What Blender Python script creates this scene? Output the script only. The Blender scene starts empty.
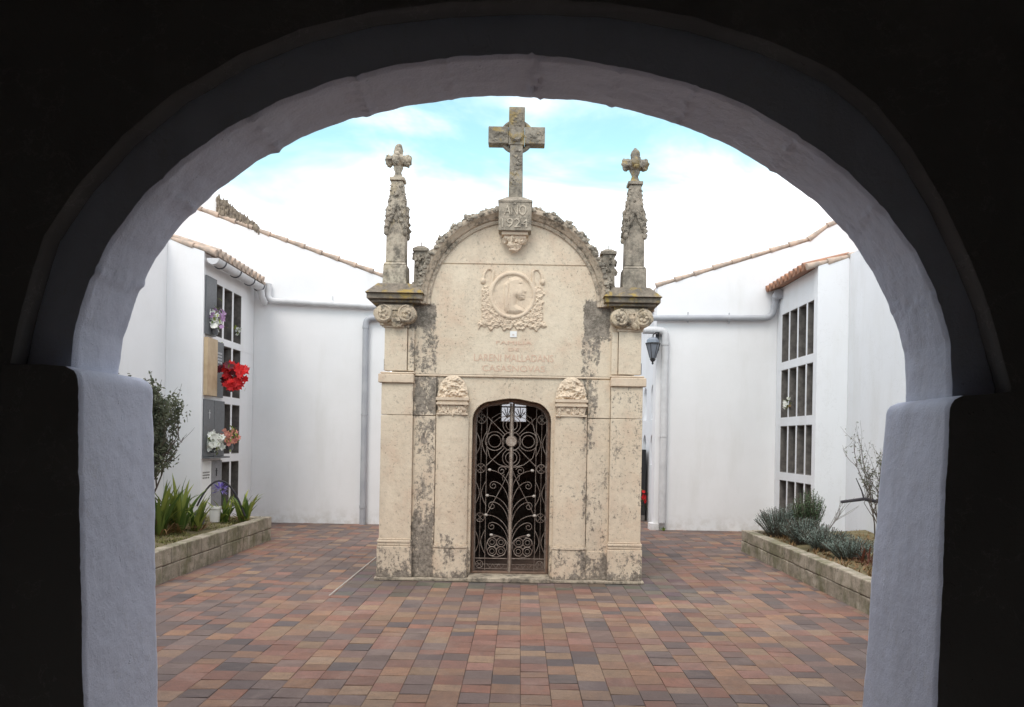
import bpy, bmesh, math, random
from mathutils import Vector, Matrix, noise
random.seed(7)
PI = math.pi
R = math.radians
scn = bpy.context.scene
COL = scn.collection
F = 770.0
CT, ST = math.cos(R(1.0)), math.sin(R(1.0))

def P(px, py, Y):
    """measured image point at a real distance Y -> world X, Z (used only to take measurements)"""
    dx, dy = px - 520.0, py - 440.0
    u = dx * CT + dy * ST
    v = dy * CT - dx * ST
    return u * Y / F, 1.6 - v * Y / F

# ------------------------------------------------------------------ tagging
def tag(o, label=None, cat=None, group=None, kind=None):
    if label: o['label'] = label
    if cat: o['category'] = cat
    if group: o['group'] = group
    if kind: o['kind'] = kind
    return o

def empty(name, loc=(0, 0, 0), rz=0):
    o = bpy.data.objects.new(name, None)
    COL.objects.link(o)
    o.location = loc
    o.rotation_euler = (0, 0, rz)
    o.empty_display_size = 0.2
    return o

def copy_tree(o, parent=None):
    c = o.copy()
    COL.objects.link(c)
    c.parent = parent
    for ch in list(o.children):
        copy_tree(ch, c)
    return c

# ------------------------------------------------------------------ mesh builder
class MB:
    def __init__(s):
        s.v = []; s.f = []; s.m = []; s.c = []; s.cur = 0
    def add(s, vs, fs, m=None):
        b = len(s.v)
        s.v.extend([tuple(p) for p in vs])
        for f in fs:
            s.f.append(tuple(b + i for i in f))
            s.m.append(s.cur if m is None else m)
        return b
    def box(s, x0, x1, y0, y1, z0, z1, m=None):
        vs = [(x0,y0,z0),(x1,y0,z0),(x1,y1,z0),(x0,y1,z0),(x0,y0,z1),(x1,y0,z1),(x1,y1,z1),(x0,y1,z1)]
        s.add(vs, [(0,3,2,1),(4,5,6,7),(0,1,5,4),(1,2,6,5),(2,3,7,6),(3,0,4,7)], m)
    def frustum(s, cx, cy, z0, z1, hx0, hy0, hx1, hy1, m=None):
        vs = [(cx-hx0,cy-hy0,z0),(cx+hx0,cy-hy0,z0),(cx+hx0,cy+hy0,z0),(cx-hx0,cy+hy0,z0),
              (cx-hx1,cy-hy1,z1),(cx+hx1,cy-hy1,z1),(cx+hx1,cy+hy1,z1),(cx-hx1,cy+hy1,z1)]
        s.add(vs, [(0,3,2,1),(4,5,6,7),(0,1,5,4),(1,2,6,5),(2,3,7,6),(3,0,4,7)], m)
    def prism(s, pts, y0, y1, m=None):
        """pts: (x,z) outline, extruded along y"""
        n = len(pts)
        vs = [(x, y0, z) for x, z in pts] + [(x, y1, z) for x, z in pts]
        fs = [tuple(range(n)), tuple(range(2*n-1, n-1, -1))]
        for i in range(n):
            j = (i+1) % n
            fs.append((j, i, n+i, n+j))
        s.add(vs, fs, m)
    def prism_x(s, pts, x0, x1, m=None):
        n = len(pts)
        vs = [(x0, y, z) for y, z in pts] + [(x1, y, z) for y, z in pts]
        fs = [tuple(range(n)), tuple(range(2*n-1, n-1, -1))]
        for i in range(n):
            j = (i+1) % n
            fs.append((j, i, n+i, n+j))
        s.add(vs, fs, m)
    def tube(s, pts, r, n=8, m=None, caps=True, closed=False):
        pts = [Vector(p) for p in pts]
        k = len(pts)
        rs = r if isinstance(r, (list, tuple)) else [r]*k
        vs = []; up = None
        for i in range(k):
            if closed:
                t = pts[(i+1) % k] - pts[i-1]
            else:
                t = pts[min(i+1, k-1)] - pts[max(i-1, 0)]
            if t.length < 1e-9: t = Vector((0,0,1))
            t.normalize()
            if up is None:
                a = Vector((0,1,0)) if abs(t.y) < .8 else Vector((1,0,0))
            else:
                a = up
            side = t.cross(a)
            if side.length < 1e-6: side = t.cross(Vector((1,0,0)))
            side.normalize()
            a = side.cross(t).normalized(); up = a
            for q in range(n):
                w = 2*PI*q/n
                vs.append(pts[i] + (side*math.cos(w) + a*math.sin(w))*rs[i])
        fs = []
        rng = k if closed else k-1
        for i in range(rng):
            i2 = (i+1) % k
            for q in range(n):
                q2 = (q+1) % n
                fs.append((i*n+q, i*n+q2, i2*n+q2, i2*n+q))
        if caps and not closed:
            fs.append(tuple(range(n-1, -1, -1)))
            fs.append(tuple((k-1)*n+q for q in range(n)))
        s.add(vs, fs, m)
    def lathe(s, prof, cx, cy, n=12, m=None):
        k = len(prof)
        vs = [(cx + r*math.cos(2*PI*q/n), cy + r*math.sin(2*PI*q/n), z) for r, z in prof for q in range(n)]
        fs = [(i*n+q, i*n+(q+1)%n, (i+1)*n+(q+1)%n, (i+1)*n+q) for i in range(k-1) for q in range(n)]
        fs.append(tuple(range(n-1, -1, -1)))
        fs.append(tuple((k-1)*n+q for q in range(n)))
        s.add(vs, fs, m)
    def blob(s, c, r, sc=(1,1,1), amp=.3, fr=2.0, seg=7, m=None, seed=None):
        """uneven carved lump"""
        sd = random.random()*100 if seed is None else seed
        vs = []; rows = seg; cols = seg+2
        for i in range(rows+1):
            th = PI*i/rows
            for j in range(cols):
                ph = 2*PI*j/cols
                d = Vector((math.sin(th)*math.cos(ph), math.sin(th)*math.sin(ph), math.cos(th)))
                k = 1 + amp*noise.noise(d*fr + Vector((sd, sd*.7, 0)))*1.6
                vs.append((c[0]+d.x*r*sc[0]*k, c[1]+d.y*r*sc[1]*k, c[2]+d.z*r*sc[2]*k))
        fs = []
        for i in range(rows):
            for j in range(cols):
                j2 = (j+1) % cols
                fs.append((i*cols+j, (i+1)*cols+j, (i+1)*cols+j2, i*cols+j2))
        s.add(vs, fs, m)
    def build(s, name, mats, parent=None, smooth=False, bevel=0, bseg=2, angle=40, attr=None):
        me = bpy.data.meshes.new(name)
        me.from_pydata(s.v, [], s.f)
        mats = mats if isinstance(mats, (list, tuple)) else [mats]
        for x in mats: me.materials.append(x)
        if len(mats) > 1:
            me.polygons.foreach_set('material_index', s.m)
        me.validate()
        bm = bmesh.new(); bm.from_mesh(me)
        bmesh.ops.recalc_face_normals(bm, faces=bm.faces) if not attr else None
        bm.to_mesh(me); bm.free()
        if attr:
            a = me.color_attributes.new('tone', 'FLOAT_COLOR', 'CORNER')
            for p in me.polygons:
                c = attr[p.index]
                for li in p.loop_indices: a.data[li].color = (c[0], c[1], c[2], 1)
        if smooth:
            me.polygons.foreach_set('use_smooth', [True]*len(me.polygons))
            me.set_sharp_from_angle(angle=R(angle))
        o = bpy.data.objects.new(name, me)
        COL.objects.link(o)
        if parent: o.parent = parent
        if bevel:
            b = o.modifiers.new('b', 'BEVEL'); b.width = bevel; b.segments = bseg
            b.limit_method = 'ANGLE'; b.angle_limit = R(35)
        me.update()
        return o

def text_mesh(body, size, x, y, z, depth, name, material, parent, width=None, sx=1.0):
    cu = bpy.data.curves.new(name, 'FONT')
    cu.body = body; cu.size = size; cu.extrude = depth; cu.align_x = 'CENTER'
    cu.resolution_u = 3
    o = bpy.data.objects.new('tmp_text', cu); COL.objects.link(o)
    dg = bpy.context.evaluated_depsgraph_get(); dg.update()
    me = bpy.data.meshes.new_from_object(o.evaluated_get(dg))
    me.name = name
    xs = [v.co.x for v in me.vertices]
    w = max(xs) - min(xs)
    k = (width / w) if width else sx
    mid = (max(xs)+min(xs))/2
    for v in me.vertices:
        a, b, c = v.co
        v.co = (x + (a-mid)*k, y - c, z + b)
    bpy.data.objects.remove(o)
    me.materials.clear(); me.materials.append(material)
    r = bpy.data.objects.new(name, me); COL.objects.link(r)
    if parent: r.parent = parent
    return r

# ------------------------------------------------------------------ materials
class NT:
    def __init__(s, name):
        s.mat = bpy.data.materials.new(name); s.mat.use_nodes = True
        s.t = s.mat.node_tree; s.n = s.t.nodes; s.l = s.t.links
        s.b = s.n['Principled BSDF']
        s.tc = s.n.new('ShaderNodeTexCoord')
        s.co = s.tc.outputs['Object']
    def link(s, a, b): s.l.new(a, b)
    def inp(s, sock, v):
        if isinstance(v, bpy.types.NodeSocket): s.l.new(v, sock)
        else: sock.default_value = v
    def math(s, op, a, b=0.0, c=None, clamp=False):
        n = s.n.new('ShaderNodeMath'); n.operation = op; n.use_clamp = clamp
        s.inp(n.inputs[0], a); s.inp(n.inputs[1], b)
        if c is not None: s.inp(n.inputs[2], c)
        return n.outputs[0]
    def noise(s, scale, detail=4, rough=.6, co=None, dist=0, stretch=None):
        n = s.n.new('ShaderNodeTexNoise')
        n.inputs['Scale'].default_value = scale; n.inputs['Detail'].default_value = detail
        n.inputs['Roughness'].default_value = rough; n.inputs['Distortion'].default_value = dist
        src = co or s.co
        if stretch:
            mp = s.n.new('ShaderNodeMapping'); mp.inputs['Scale'].default_value = stretch
            s.l.new(src, mp.inputs['Vector']); src = mp.outputs[0]
        s.l.new(src, n.inputs['Vector'])
        return n.outputs[0]
    def ramp(s, v, lo, hi, a=0.0, b=1.0):
        n = s.n.new('ShaderNodeMapRange')
        n.inputs[1].default_value = lo; n.inputs[2].default_value = hi
        n.inputs[3].default_value = a; n.inputs[4].default_value = b
        s.inp(n.inputs[0], v)
        return n.outputs[0]
    def mix(s, f, a, b, mode='MIX'):
        n = s.n.new('ShaderNodeMix'); n.data_type = 'RGBA'; n.blend_type = mode
        s.inp(n.inputs[0], f)
        for i, v in ((6, a), (7, b)):
            if isinstance(v, bpy.types.NodeSocket): s.l.new(v, n.inputs[i])
            else: n.inputs[i].default_value = (v[0], v[1], v[2], 1)
        return n.outputs[2]
    def bump(s, h, strength=.4, dist=.01, prev=None):
        n = s.n.new('ShaderNodeBump'); n.inputs['Strength'].default_value = strength
        n.inputs['Distance'].default_value = dist
        s.l.new(h, n.inputs['Height'])
        if prev is not None: s.l.new(prev, n.inputs['Normal'])
        return n.outputs[0]
    def done(s, col, rough=.9, normal=None, metallic=0, spec=.3):
        s.inp(s.b.inputs['Base Color'], col if isinstance(col, bpy.types.NodeSocket) else (*col[:3], 1))
        s.inp(s.b.inputs['Roughness'], rough)
        s.b.inputs['Metallic'].default_value = metallic
        s.b.inputs['Specular IOR Level'].default_value = spec
        if normal is not None: s.l.new(normal, s.b.inputs['Normal'])
        return s.mat

def simple(name, c1, c2=None, scale=6, rough=.85, bs=40, bst=.3, bd=.005, metallic=0, lo=.35, hi=.65, spec=.3):
    t = NT(name)
    c2 = c2 or tuple(x*.75 for x in c1)
    col = t.mix(t.ramp(t.noise(scale), lo, hi), c1, c2)
    return t.done(col, rough, t.bump(t.noise(bs, 3), bst, bd), metallic, spec)

def plaster(name, c, dirt=(.55,.54,.5), amt=.25, bump=.35, c2=None, brush=True):
    t = NT(name)
    n1 = t.noise(1.3, 5, .6)
    n2 = t.noise(2.2, 5, .65, stretch=(1, 1, .18))
    f = t.math('MULTIPLY', t.ramp(n2, .52, .8), amt)
    col = t.mix(t.ramp(n1, .3, .7), c, c2 or tuple(x*.95 for x in c))
    col = t.mix(f, col, dirt)
    # faint patchy brown band, fading out above the foot of the wall
    sep = t.n.new('ShaderNodeSeparateXYZ'); t.link(t.co, sep.inputs[0])
    foot = t.math('MULTIPLY', t.ramp(sep.outputs[2], 0.0, .35, 1, 0), t.ramp(t.noise(7, 5), .42, .62))
    col = t.mix(t.math('MULTIPLY', foot, .45), col, (.45,.42,.37))
    hair = t.math('ABSOLUTE', t.math('SUBTRACT', t.noise(1.7, 8, .62, dist=.3), .5))
    col = t.mix(t.math('MULTIPLY', t.ramp(hair, .0, .0035, 1, 0), .28*(1 if amt > .3 else 0)), col, (.42,.41,.39))
    col = t.mix(t.math('MULTIPLY', t.ramp(t.noise(.8, 6, .7), .5, .72), .18), col, (.62,.61,.58))
    b = t.bump(t.noise(3.0, 3), bump*.35, .02)
    b = t.bump(t.noise(38, 6, .75), bump*.8, .005, b)
    chips = t.ramp(t.noise(20, 3, .5, dist=1.0), .70, .73)
    b = t.bump(chips, .5 if bump > .6 else 0, .006, b)
    return t.done(col, .92, b, 0, .2)

def leafmat(name, c1, c2, rough=.55, tr=.25):
    t = NT(name)
    g = t.n.new('ShaderNodeNewGeometry')
    col = t.mix(g.outputs['Random Per Island'], c1, c2)
    t.b.inputs['Subsurface Weight'].default_value = 0
    m = t.done(col, rough, None, 0, .4)
    tl = t.n.new('ShaderNodeBsdfTranslucent'); t.link(col, tl.inputs[0])
    mx = t.n.new('ShaderNodeMixShader'); mx.inputs[0].default_value = tr
    out = [n for n in t.n if n.type == 'OUTPUT_MATERIAL'][0]
    t.link(t.b.outputs[0], mx.inputs[1]); t.link(tl.outputs[0], mx.inputs[2]); t.link(mx.outputs[0], out.inputs[0])
    return m

S = 1/88.8      # measured unit of the mausoleum front in metres
def stone(name, c1, c2, stains=(), pit=.5, lichen=None, grime=None, reddish=.35):
    t = NT(name)
    sep = t.n.new('ShaderNodeSeparateXYZ'); t.link(t.co, sep.inputs[0])
    col = t.mix(t.ramp(t.noise(1.6, 5), .35, .65), c1, c2)
    col = t.mix(t.math('MULTIPLY', t.ramp(t.noise(3.2, 5, .7), .5, .75), reddish), col, (.60,.39,.28))
    col = t.mix(t.math('MULTIPLY', t.ramp(t.noise(13, 6, .7), .5, .75), .45), col, tuple(x*.62 for x in c1))
    col = t.mix(t.math('MULTIPLY', t.ramp(t.noise(1.1, 6, .75, stretch=(1.6, 1, .5)), .52, .7), .38), col, (.40,.345,.28))
    pits = t.ramp(t.noise(30, 6, .8), .565, .63)
    big = t.ramp(t.noise(1.6, 4), .36, .6, .15, 1)
    pits = t.math('MULTIPLY', pits, t.math('MULTIPLY', big, pit))
    pits = t.math('MAXIMUM', pits, t.math('MULTIPLY', t.ramp(t.noise(75, 4, .8), .60, .66), pit*.32))
    col = t.mix(pits, col, (.16,.13,.10))
    total = None
    if stains:
        wob = t.noise(5, 4, .6)
        wx = t.math('ADD', sep.outputs[0], t.math('MULTIPLY', t.math('SUBTRACT', wob, .5), .12))
        wz = t.math('ADD', sep.outputs[2], t.math('MULTIPLY', t.math('SUBTRACT', t.noise(3.3, 4), .5), .25))
        for (x0, x1, z0, z1, a) in stains:
            e = .025; ez = .06
            m1 = t.ramp(wx, x0*S-e, x0*S+e); m2 = t.ramp(wx, x1*S-e, x1*S+e, 1, 0)
            m3 = t.ramp(wz, z0*S-ez, z0*S+ez); m4 = t.ramp(wz, z1*S-ez, z1*S+ez, 1, 0)
            m = t.math('MULTIPLY', t.math('MULTIPLY', m1, m2), t.math('MULTIPLY', m3, m4))
            m = t.math('MULTIPLY', m, a)
            total = m if total is None else t.math('MAXIMUM', total, m)
        nz = t.ramp(t.math('ADD', t.math('MULTIPLY', t.noise(8, 7, .8, stretch=(1, 1, .45)), .6), t.math('MULTIPLY', t.noise(30, 5, .75), .4)), .36, .64)
        d = t.ramp(t.math('ADD', total, nz), .93, 1.14)
        d = t.math('MULTIPLY', d, t.ramp(total, .02, .12))
        sc = t.mix(t.ramp(t.noise(22, 6, .8), .40, .62), (.085,.075,.065), (.33,.29,.245))
        col = t.mix(t.math('MULTIPLY', d, .9), col, sc)
    if grime:
        g = t.ramp(t.math('ADD', t.math('MULTIPLY', t.noise(7, 6, .75), .65), t.math('MULTIPLY', t.noise(24, 4, .7), .35)), .5-grime*.15, .6)
        col = t.mix(t.math('MULTIPLY', g, .85), col, (.10,.09,.075))
    if lichen:
        col = t.mix(t.math('MULTIPLY', t.ramp(t.noise(5, 5, .7, dist=.5), .52, .62), lichen), col, (.36,.25,.06))
    b = t.bump(t.noise(11, 5, .6), .45, .02)
    b = t.bump(t.noise(60, 5, .7), .5, .006, b)
    return t.done(col, .93, b, 0, .2)

LIME = (.80,.80,.80)
m_white = plaster('whitewash', (.79,.79,.80), amt=.30)
m_white_shade = plaster('whitewash_shade', (.75,.765,.79), amt=.35)  # same whitewash, bluer and darker: shade on these walls put into the colour
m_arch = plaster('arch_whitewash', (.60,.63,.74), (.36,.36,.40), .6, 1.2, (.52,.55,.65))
m_porch_shade = plaster('porch_shade_plaster', (.19,.18,.175), (.13,.12,.12), .4, .7)  # wall plaster darkened: the porch's deep shade put into its colour
stains = [(-99,-74,163,208,.78), (-93,-75,205,255,.62), (-110,-78,250,280,1.0), (-99,-75,60,165,.50), (-99,-76,4,70,.66), (-105,-90,205,250,.45),
          (69,88,165,255,.62), (70,98,245,285,.95), (70,84,120,180,.5), (70,99,20,130,.38), (-136,136,-8,12,.72), (-136,136,8,36,.44), (96,136,60,200,.33),
          (-136,-96,60,190,.16), (39,76,0,120,.22), (-76,-40,0,50,.36), (70,99,-8,30,.74), (-99,-76,-8,32,.78)]
C1, C2 = (.69,.595,.465), (.63,.525,.40)
m_room = plaster('porch_room_plaster', (.62,.60,.57))
m_stone = stone('limestone', C1, C2, stains, .85)
m_stone2 = stone('limestone_relief', (.69,.575,.44), (.62,.50,.38), (), .5, reddish=.25)
m_grey = stone('weathered_stone', (.40,.35,.28), (.30,.265,.215), (), .8, None, .55, .12)
m_cap = stone('cornice_stone', (.30,.25,.20), (.20,.17,.13), (), .8, .75, .6, .1)
m_cross = stone('cross_stone', (.33,.30,.25), (.26,.23,.18), (), .8, .55, .6, .1)
m_fin = stone('finial_stone', (.52,.46,.36), (.36,.31,.25), (), .8, .15, .3, .1)
m_vol = stone('volute_stone', (.62,.52,.39), (.50,.41,.31), (), .8, .12, .1, .15)
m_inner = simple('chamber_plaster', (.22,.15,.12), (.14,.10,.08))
m_iron = simple('wrought_iron', (.27,.23,.20), (.13,.095,.08), 18, .6, 60, .3, .001, .35)
m_iron_dark = simple('dark_iron', (.03,.03,.035), (.05,.05,.05), 18, .5)
m_glassy = simple('lantern_glass', (.20,.22,.26), (.15,.17,.20), 5, .15, spec=.6)
m_ink = simple('red_lettering', (.58,.39,.29), (.66,.49,.38), 60, .9)
m_zinc = simple('zinc_pipe', (.62,.62,.63), (.52,.52,.53), 5, .6, 30, .1, .002, 0)
m_pipe_paint = simple('grey_painted_pipe', (.34,.35,.38), (.42,.43,.45), 3, .6)
m_tile = simple('terracotta', (.55,.42,.33), (.33,.28,.24), 9, .9, 30, .5, .006)
m_tile_d = simple('terracotta_dark', (.40,.21,.13), (.24,.14,.10), 7, .9, 30, .5, .006)
m_moss = simple('mossy_tile', (.30,.25,.19), (.12,.10,.085), 9, .95, 20, .9, .03)
m_concrete = simple('niche_concrete', (.20,.185,.17), (.11,.10,.095), 9, .95, 30, .5, .006)
m_slab = simple('grey_granite', (.13,.135,.145), (.10,.105,.11), 30, .35, 60, .05, .001)
m_marble = simple('ochre_marble', (.55,.43,.28), (.43,.32,.20), 4, .5, 40, .1, .002)
m_wmarble = simple('white_marble', (.82,.82,.80), (.74,.74,.73), 4, .4)
m_black = simple('black_gloss', (.02,.02,.022), (.03,.03,.03), 4, .3)
m_soil = simple('soil', (.13,.115,.06), (.22,.18,.10), 6, 1, 25, 1, .03)
m_grout = simple('paving_sand', (.19,.15,.12), (.11,.09,.075), 5, 1)
m_leaf = leafmat('strap_leaf', (.05,.12,.025), (.33,.37,.08))
m_leaf_dry = leafmat('dry_leaf', (.28,.17,.07), (.16,.10,.05))
m_bush = leafmat('shrub_leaf', (.07,.085,.05), (.13,.14,.085))
m_lav = leafmat('lavender_leaf', (.10,.14,.115), (.20,.245,.215), .8, .15)
m_ros = leafmat('rosemary_leaf', (.06,.11,.05), (.12,.18,.09), .8, .15)
m_moss_green = leafmat('moss_tuft', (.13,.15,.04), (.24,.21,.09), .95, .1)
m_twig = simple('twig_bark', (.13,.105,.085), (.08,.065,.055), 12)
m_red = leafmat('red_petal', (.75,.02,.02), (.42,.005,.012), .6, .2)
m_dred = leafmat('dark_red_petal', (.16,.008,.02), (.07,.005,.012), .6, .1)
m_wpet = leafmat('white_petal', (.85,.85,.82), (.68,.70,.62), .6, .2)
m_pink = leafmat('salmon_petal', (.72,.35,.24), (.60,.22,.20), .6, .2)
m_purp = leafmat('violet_petal', (.30,.25,.62), (.20,.14,.48), .6, .2)
m_lilac = leafmat('lilac_petal', (.45,.30,.48), (.30,.16,.33), .6, .2)
m_stem = simple('stem_green', (.08,.14,.04), (.05,.09,.03), 12)
m_hose = simple('black_rubber', (.03,.028,.035), (.05,.045,.05), 12, .5)
m_pot = simple('grey_plastic', (.11,.11,.12), (.08,.08,.09), 8, .6)

def planter_mat():
    t = NT('mossy_block')
    col = t.mix(t.ramp(t.noise(5, 6, .7), .38, .62), (.42,.37,.30), (.25,.225,.175))
    col = t.mix(t.math('MULTIPLY', t.ramp(t.noise(2.2, 5, .7), .47, .6), .6), col, (.12,.125,.055))
    col = t.mix(t.math('MULTIPLY', t.ramp(t.noise(22, 5, .75), .56, .66), .7), col, (.09,.08,.065))
    col = t.mix(t.math('MULTIPLY', t.ramp(t.noise(3.4, 3), .6, .7), .5), col, (.52,.48,.40))
    b = t.bump(t.noise(14, 5), .6, .02)
    b = t.bump(t.noise(70, 4, .7), .5, .005, b)
    return t.done(col, .95, b, 0, .2)
m_block = planter_mat()

def paver_mat():
    t = NT('clay_pavers')
    a = t.n.new('ShaderNodeAttribute'); a.attribute_name = 'tone'
    col = a.outputs['Color']
    col = t.mix(t.ramp(t.noise(11, 6, .75), .35, .7, 0, .45), col, (.10,.078,.07))
    col = t.mix(t.math('MULTIPLY', t.ramp(t.noise(70, 4, .7), .52, .66), .35), col, (.06,.05,.045))
    col = t.mix(t.math('MULTIPLY', t.ramp(t.noise(.9, 6, .7), .46, .66), .5), col, (.15,.115,.10))
    col = t.mix(t.math('MULTIPLY', t.ramp(t.noise(1.6, 7, .75, dist=.6), .5, .72), .30), col, (.36,.29,.24))
    b = t.bump(t.noise(90, 4, .7), .45, .004)
    b = t.bump(t.noise(12, 3), .3, .008, b)
    return t.done(col, t.ramp(t.noise(3, 4), .35, .65, .72, .92), b, 0, .25)
m_paver = paver_mat()

# ------------------------------------------------------------------ camera
cam = bpy.data.cameras.new('camera')
cam.lens = F/1024*36; cam.sensor_width = 36; cam.clip_end = 500; cam.clip_start = .05
cam.shift_x = -8/1024; cam.shift_y = (440-353.5)/1024
co = bpy.data.objects.new('camera', cam); COL.objects.link(co)
co.matrix_world = Matrix.Translation((0,0,1.6)) @ Matrix.Rotation(PI/2, 4, 'X') @ Matrix.Rotation(R(1.0), 4, 'Z')
scn.camera = co

# ------------------------------------------------------------------ world and sun
SUN_EL, SUN_AZ = R(52), R(200)      # azimuth from +Y, clockwise: behind the camera, a little to its left
w = bpy.data.worlds.new('World'); scn.world = w; w.use_nodes = True
nt = w.node_tree; N = nt.nodes; L = nt.links
bg = N['Background']
sky = N.new('ShaderNodeTexSky'); sky.sky_type = 'NISHITA'; sky.sun_disc = False
sky.sun_elevation = SUN_EL; sky.sun_rotation = SUN_AZ; sky.air_density = 1.0; sky.dust_density = .6; sky.ozone_density = .6
tcw = N.new('ShaderNodeTexCoord'); sepw = N.new('ShaderNodeSeparateXYZ'); L.new(tcw.outputs['Generated'], sepw.inputs[0])
mpw = N.new('ShaderNodeMapping'); mpw.inputs['Scale'].default_value = (1.2, 1.2, 3.6); mpw.inputs['Location'].default_value = (.3, 0, .2)
L.new(tcw.outputs['Generated'], mpw.inputs[0])
nw = N.new('ShaderNodeTexNoise'); nw.inputs['Scale'].default_value = 2.6; nw.inputs['Detail'].default_value = 6; nw.inputs['Roughness'].default_value = .55
nw.inputs['Distortion'].default_value = .4
L.new(mpw.outputs[0], nw.inputs['Vector'])
def wm(op, a, b, clamp=False):
    n = N.new('ShaderNodeMath'); n.operation = op; n.use_clamp = clamp
    for i, v in enumerate((a, b)):
        if isinstance(v, bpy.types.NodeSocket): L.new(v, n.inputs[i])
        else: n.inputs[i].default_value = v
    return n.outputs[0]
# cloud bank low down, thinning upwards, with unseen cloud overhead added to neutralise the light
h = wm('MULTIPLY', wm('SUBTRACT', .325, sepw.outputs[2]), 5.0)
h = wm('MAXIMUM', wm('MAXIMUM', h, -.16), wm('MULTIPLY', wm('SUBTRACT', sepw.outputs[2], .50), 4.0))
msk = wm('ADD', h, wm('MULTIPLY', wm('SUBTRACT', nw.outputs[0], .50), 2.1))
mr = N.new('ShaderNodeMapRange'); mr.interpolation_type = 'SMOOTHSTEP'
mr.inputs[1].default_value = -.25; mr.inputs[2].default_value = .45; L.new(msk, mr.inputs[0])
tint = N.new('ShaderNodeMix'); tint.data_type = 'RGBA'; tint.blend_type = 'MULTIPLY'; tint.inputs[0].default_value = 1
L.new(sky.outputs[0], tint.inputs[6]); tint.inputs[7].default_value = (1.55, 1.78, 1.32, 1)
mxw = N.new('ShaderNodeMix'); mxw.data_type = 'RGBA'
L.new(mr.outputs[0], mxw.inputs[0]); L.new(tint.outputs[2], mxw.inputs[6]); mxw.inputs[7].default_value = (8.7, 8.5, 8.75, 1)
L.new(mxw.outputs[2], bg.inputs[0]); bg.inputs[1].default_value = .12

sl = bpy.data.lights.new('sun', 'SUN'); sl.energy = .9; sl.angle = R(25); sl.color = (1, .95, .88)
so = bpy.data.objects.new('sun', sl); COL.objects.link(so)
d = Vector((math.sin(SUN_AZ)*math.cos(SUN_EL), math.cos(SUN_AZ)*math.cos(SUN_EL), math.sin(SUN_EL)))
so.rotation_euler = d.to_track_quat('Z', 'Y').to_euler(); so.location = (0, -5, 20)

scn.view_settings.view_transform = 'Standard'; scn.view_settings.look = 'None'
scn.view_settings.exposure = 0.86; scn.view_settings.gamma = 1; scn.view_settings.use_curve_mapping = False
scn.cycles.max_bounces = 10; scn.cycles.diffuse_bounces = 7

# ------------------------------------------------------------------ ground and paving
g = MB(); g.box(-150, 150, -150, 150, -.5, -.007)
tag(g.build('ground', m_grout), kind='structure')

def paving():
    mb = MB(); tones = []
    pal = [((.29,.135,.09), 5), ((.25,.125,.09), 5), ((.32,.175,.10), 4.5), ((.32,.205,.125), 2.4), ((.22,.14,.115), 5), ((.145,.11,.105), 4),
           ((.18,.13,.115), 6), ((.12,.10,.10), 2.6), ((.28,.18,.12), 2), ((.31,.16,.12), 1)]
    tot = sum(p[1] for p in pal)
    def pick(x, y):
        c0 = noise.noise(Vector((x*.55, y*.55, 3.1)))
        r = random.random()*tot; k = 0
        for c, ww in pal:
            k += ww
            if r <= k: break
        if c0 > .12 and random.random() < .45: c = random.choice([(.145,.11,.105), (.18,.13,.115)])
        if abs(x) < 2.4 and y < 8.3 and random.random() < .3: c = random.choice([(.30,.17,.105), (.27,.135,.10), (.31,.20,.12)])
        g_ = sum(c)/3; c = tuple(q*.86+g_*.14 for q in c)
        j = random.uniform(.78, 1.08)
        return tuple(q*j*1.0 for q in c)
    def block(x0, x1, y0, y1, c, zz=0.0):
        gp = .0008; bv = .0025
        z = zz + random.uniform(-.0016, .0016); tx = random.uniform(-.0018, .0018); ty = random.uniform(-.0018, .0018)
        a, b, cc, dd = x0+gp, x1-gp, y0+gp, y1-gp
        vs = [(a,cc,z-.0045),(b,cc,z-.0045),(b,dd,z-.0045),(a,dd,z-.0045),
              (a+bv,cc+bv,z-tx-ty),(b-bv,cc+bv,z+tx-ty),(b-bv,dd-bv,z+tx+ty),(a+bv,dd-bv,z-tx+ty)]
        mb.add(vs, [(4,5,6,7),(0,1,5,4),(1,2,6,5),(2,3,7,6),(3,0,4,7)])
        tones.extend([c]*5)
    x = -7.0
    i = 0
    while x < 7.0:
        wd = .19
        y = -2.0 + random.random()*.2
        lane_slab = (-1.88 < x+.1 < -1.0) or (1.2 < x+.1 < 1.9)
        while y < 19:
            ln = random.choice([.13, .19, .19, .19, .16])
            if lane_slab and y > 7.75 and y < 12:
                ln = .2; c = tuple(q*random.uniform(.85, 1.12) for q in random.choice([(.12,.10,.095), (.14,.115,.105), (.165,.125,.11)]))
            else:
                c = pick(x, y)
            if 8.3 < y+ln/2 < 9 and abs(x+.2) < 1.75 and random.random() < .9: c = tuple(q*random.uniform(.65, .95) for q in (.15,.125,.11))  # darker pavers at the mausoleum foot: dirt and contact shade in their colour
            if x > -6.2 and x < 6.2:
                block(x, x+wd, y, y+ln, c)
            y += ln
        x += wd; i += 1
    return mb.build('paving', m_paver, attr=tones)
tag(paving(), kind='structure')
mb = MB(); mb.box(-1.90, -1.885, 7.75, 12.0, -.006, .0045)
tag(mb.build('paving_joint', simple('lime_joint', (.42,.40,.37), (.3,.28,.25), 9)), kind='structure')

# ------------------------------------------------------------------ porch with the arch
porch = empty('arched_porch', (0, 2.48, 0))
tag(porch, 'dark porch with a wide whitewashed arch framing the courtyard', 'porch')
def porchpart(mb, name, mat, **k):
    mb.v = [(x, y-2.48, z) for x, y, z in mb.v]
    return mb.build(name, mat, porch, **k)

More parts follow.
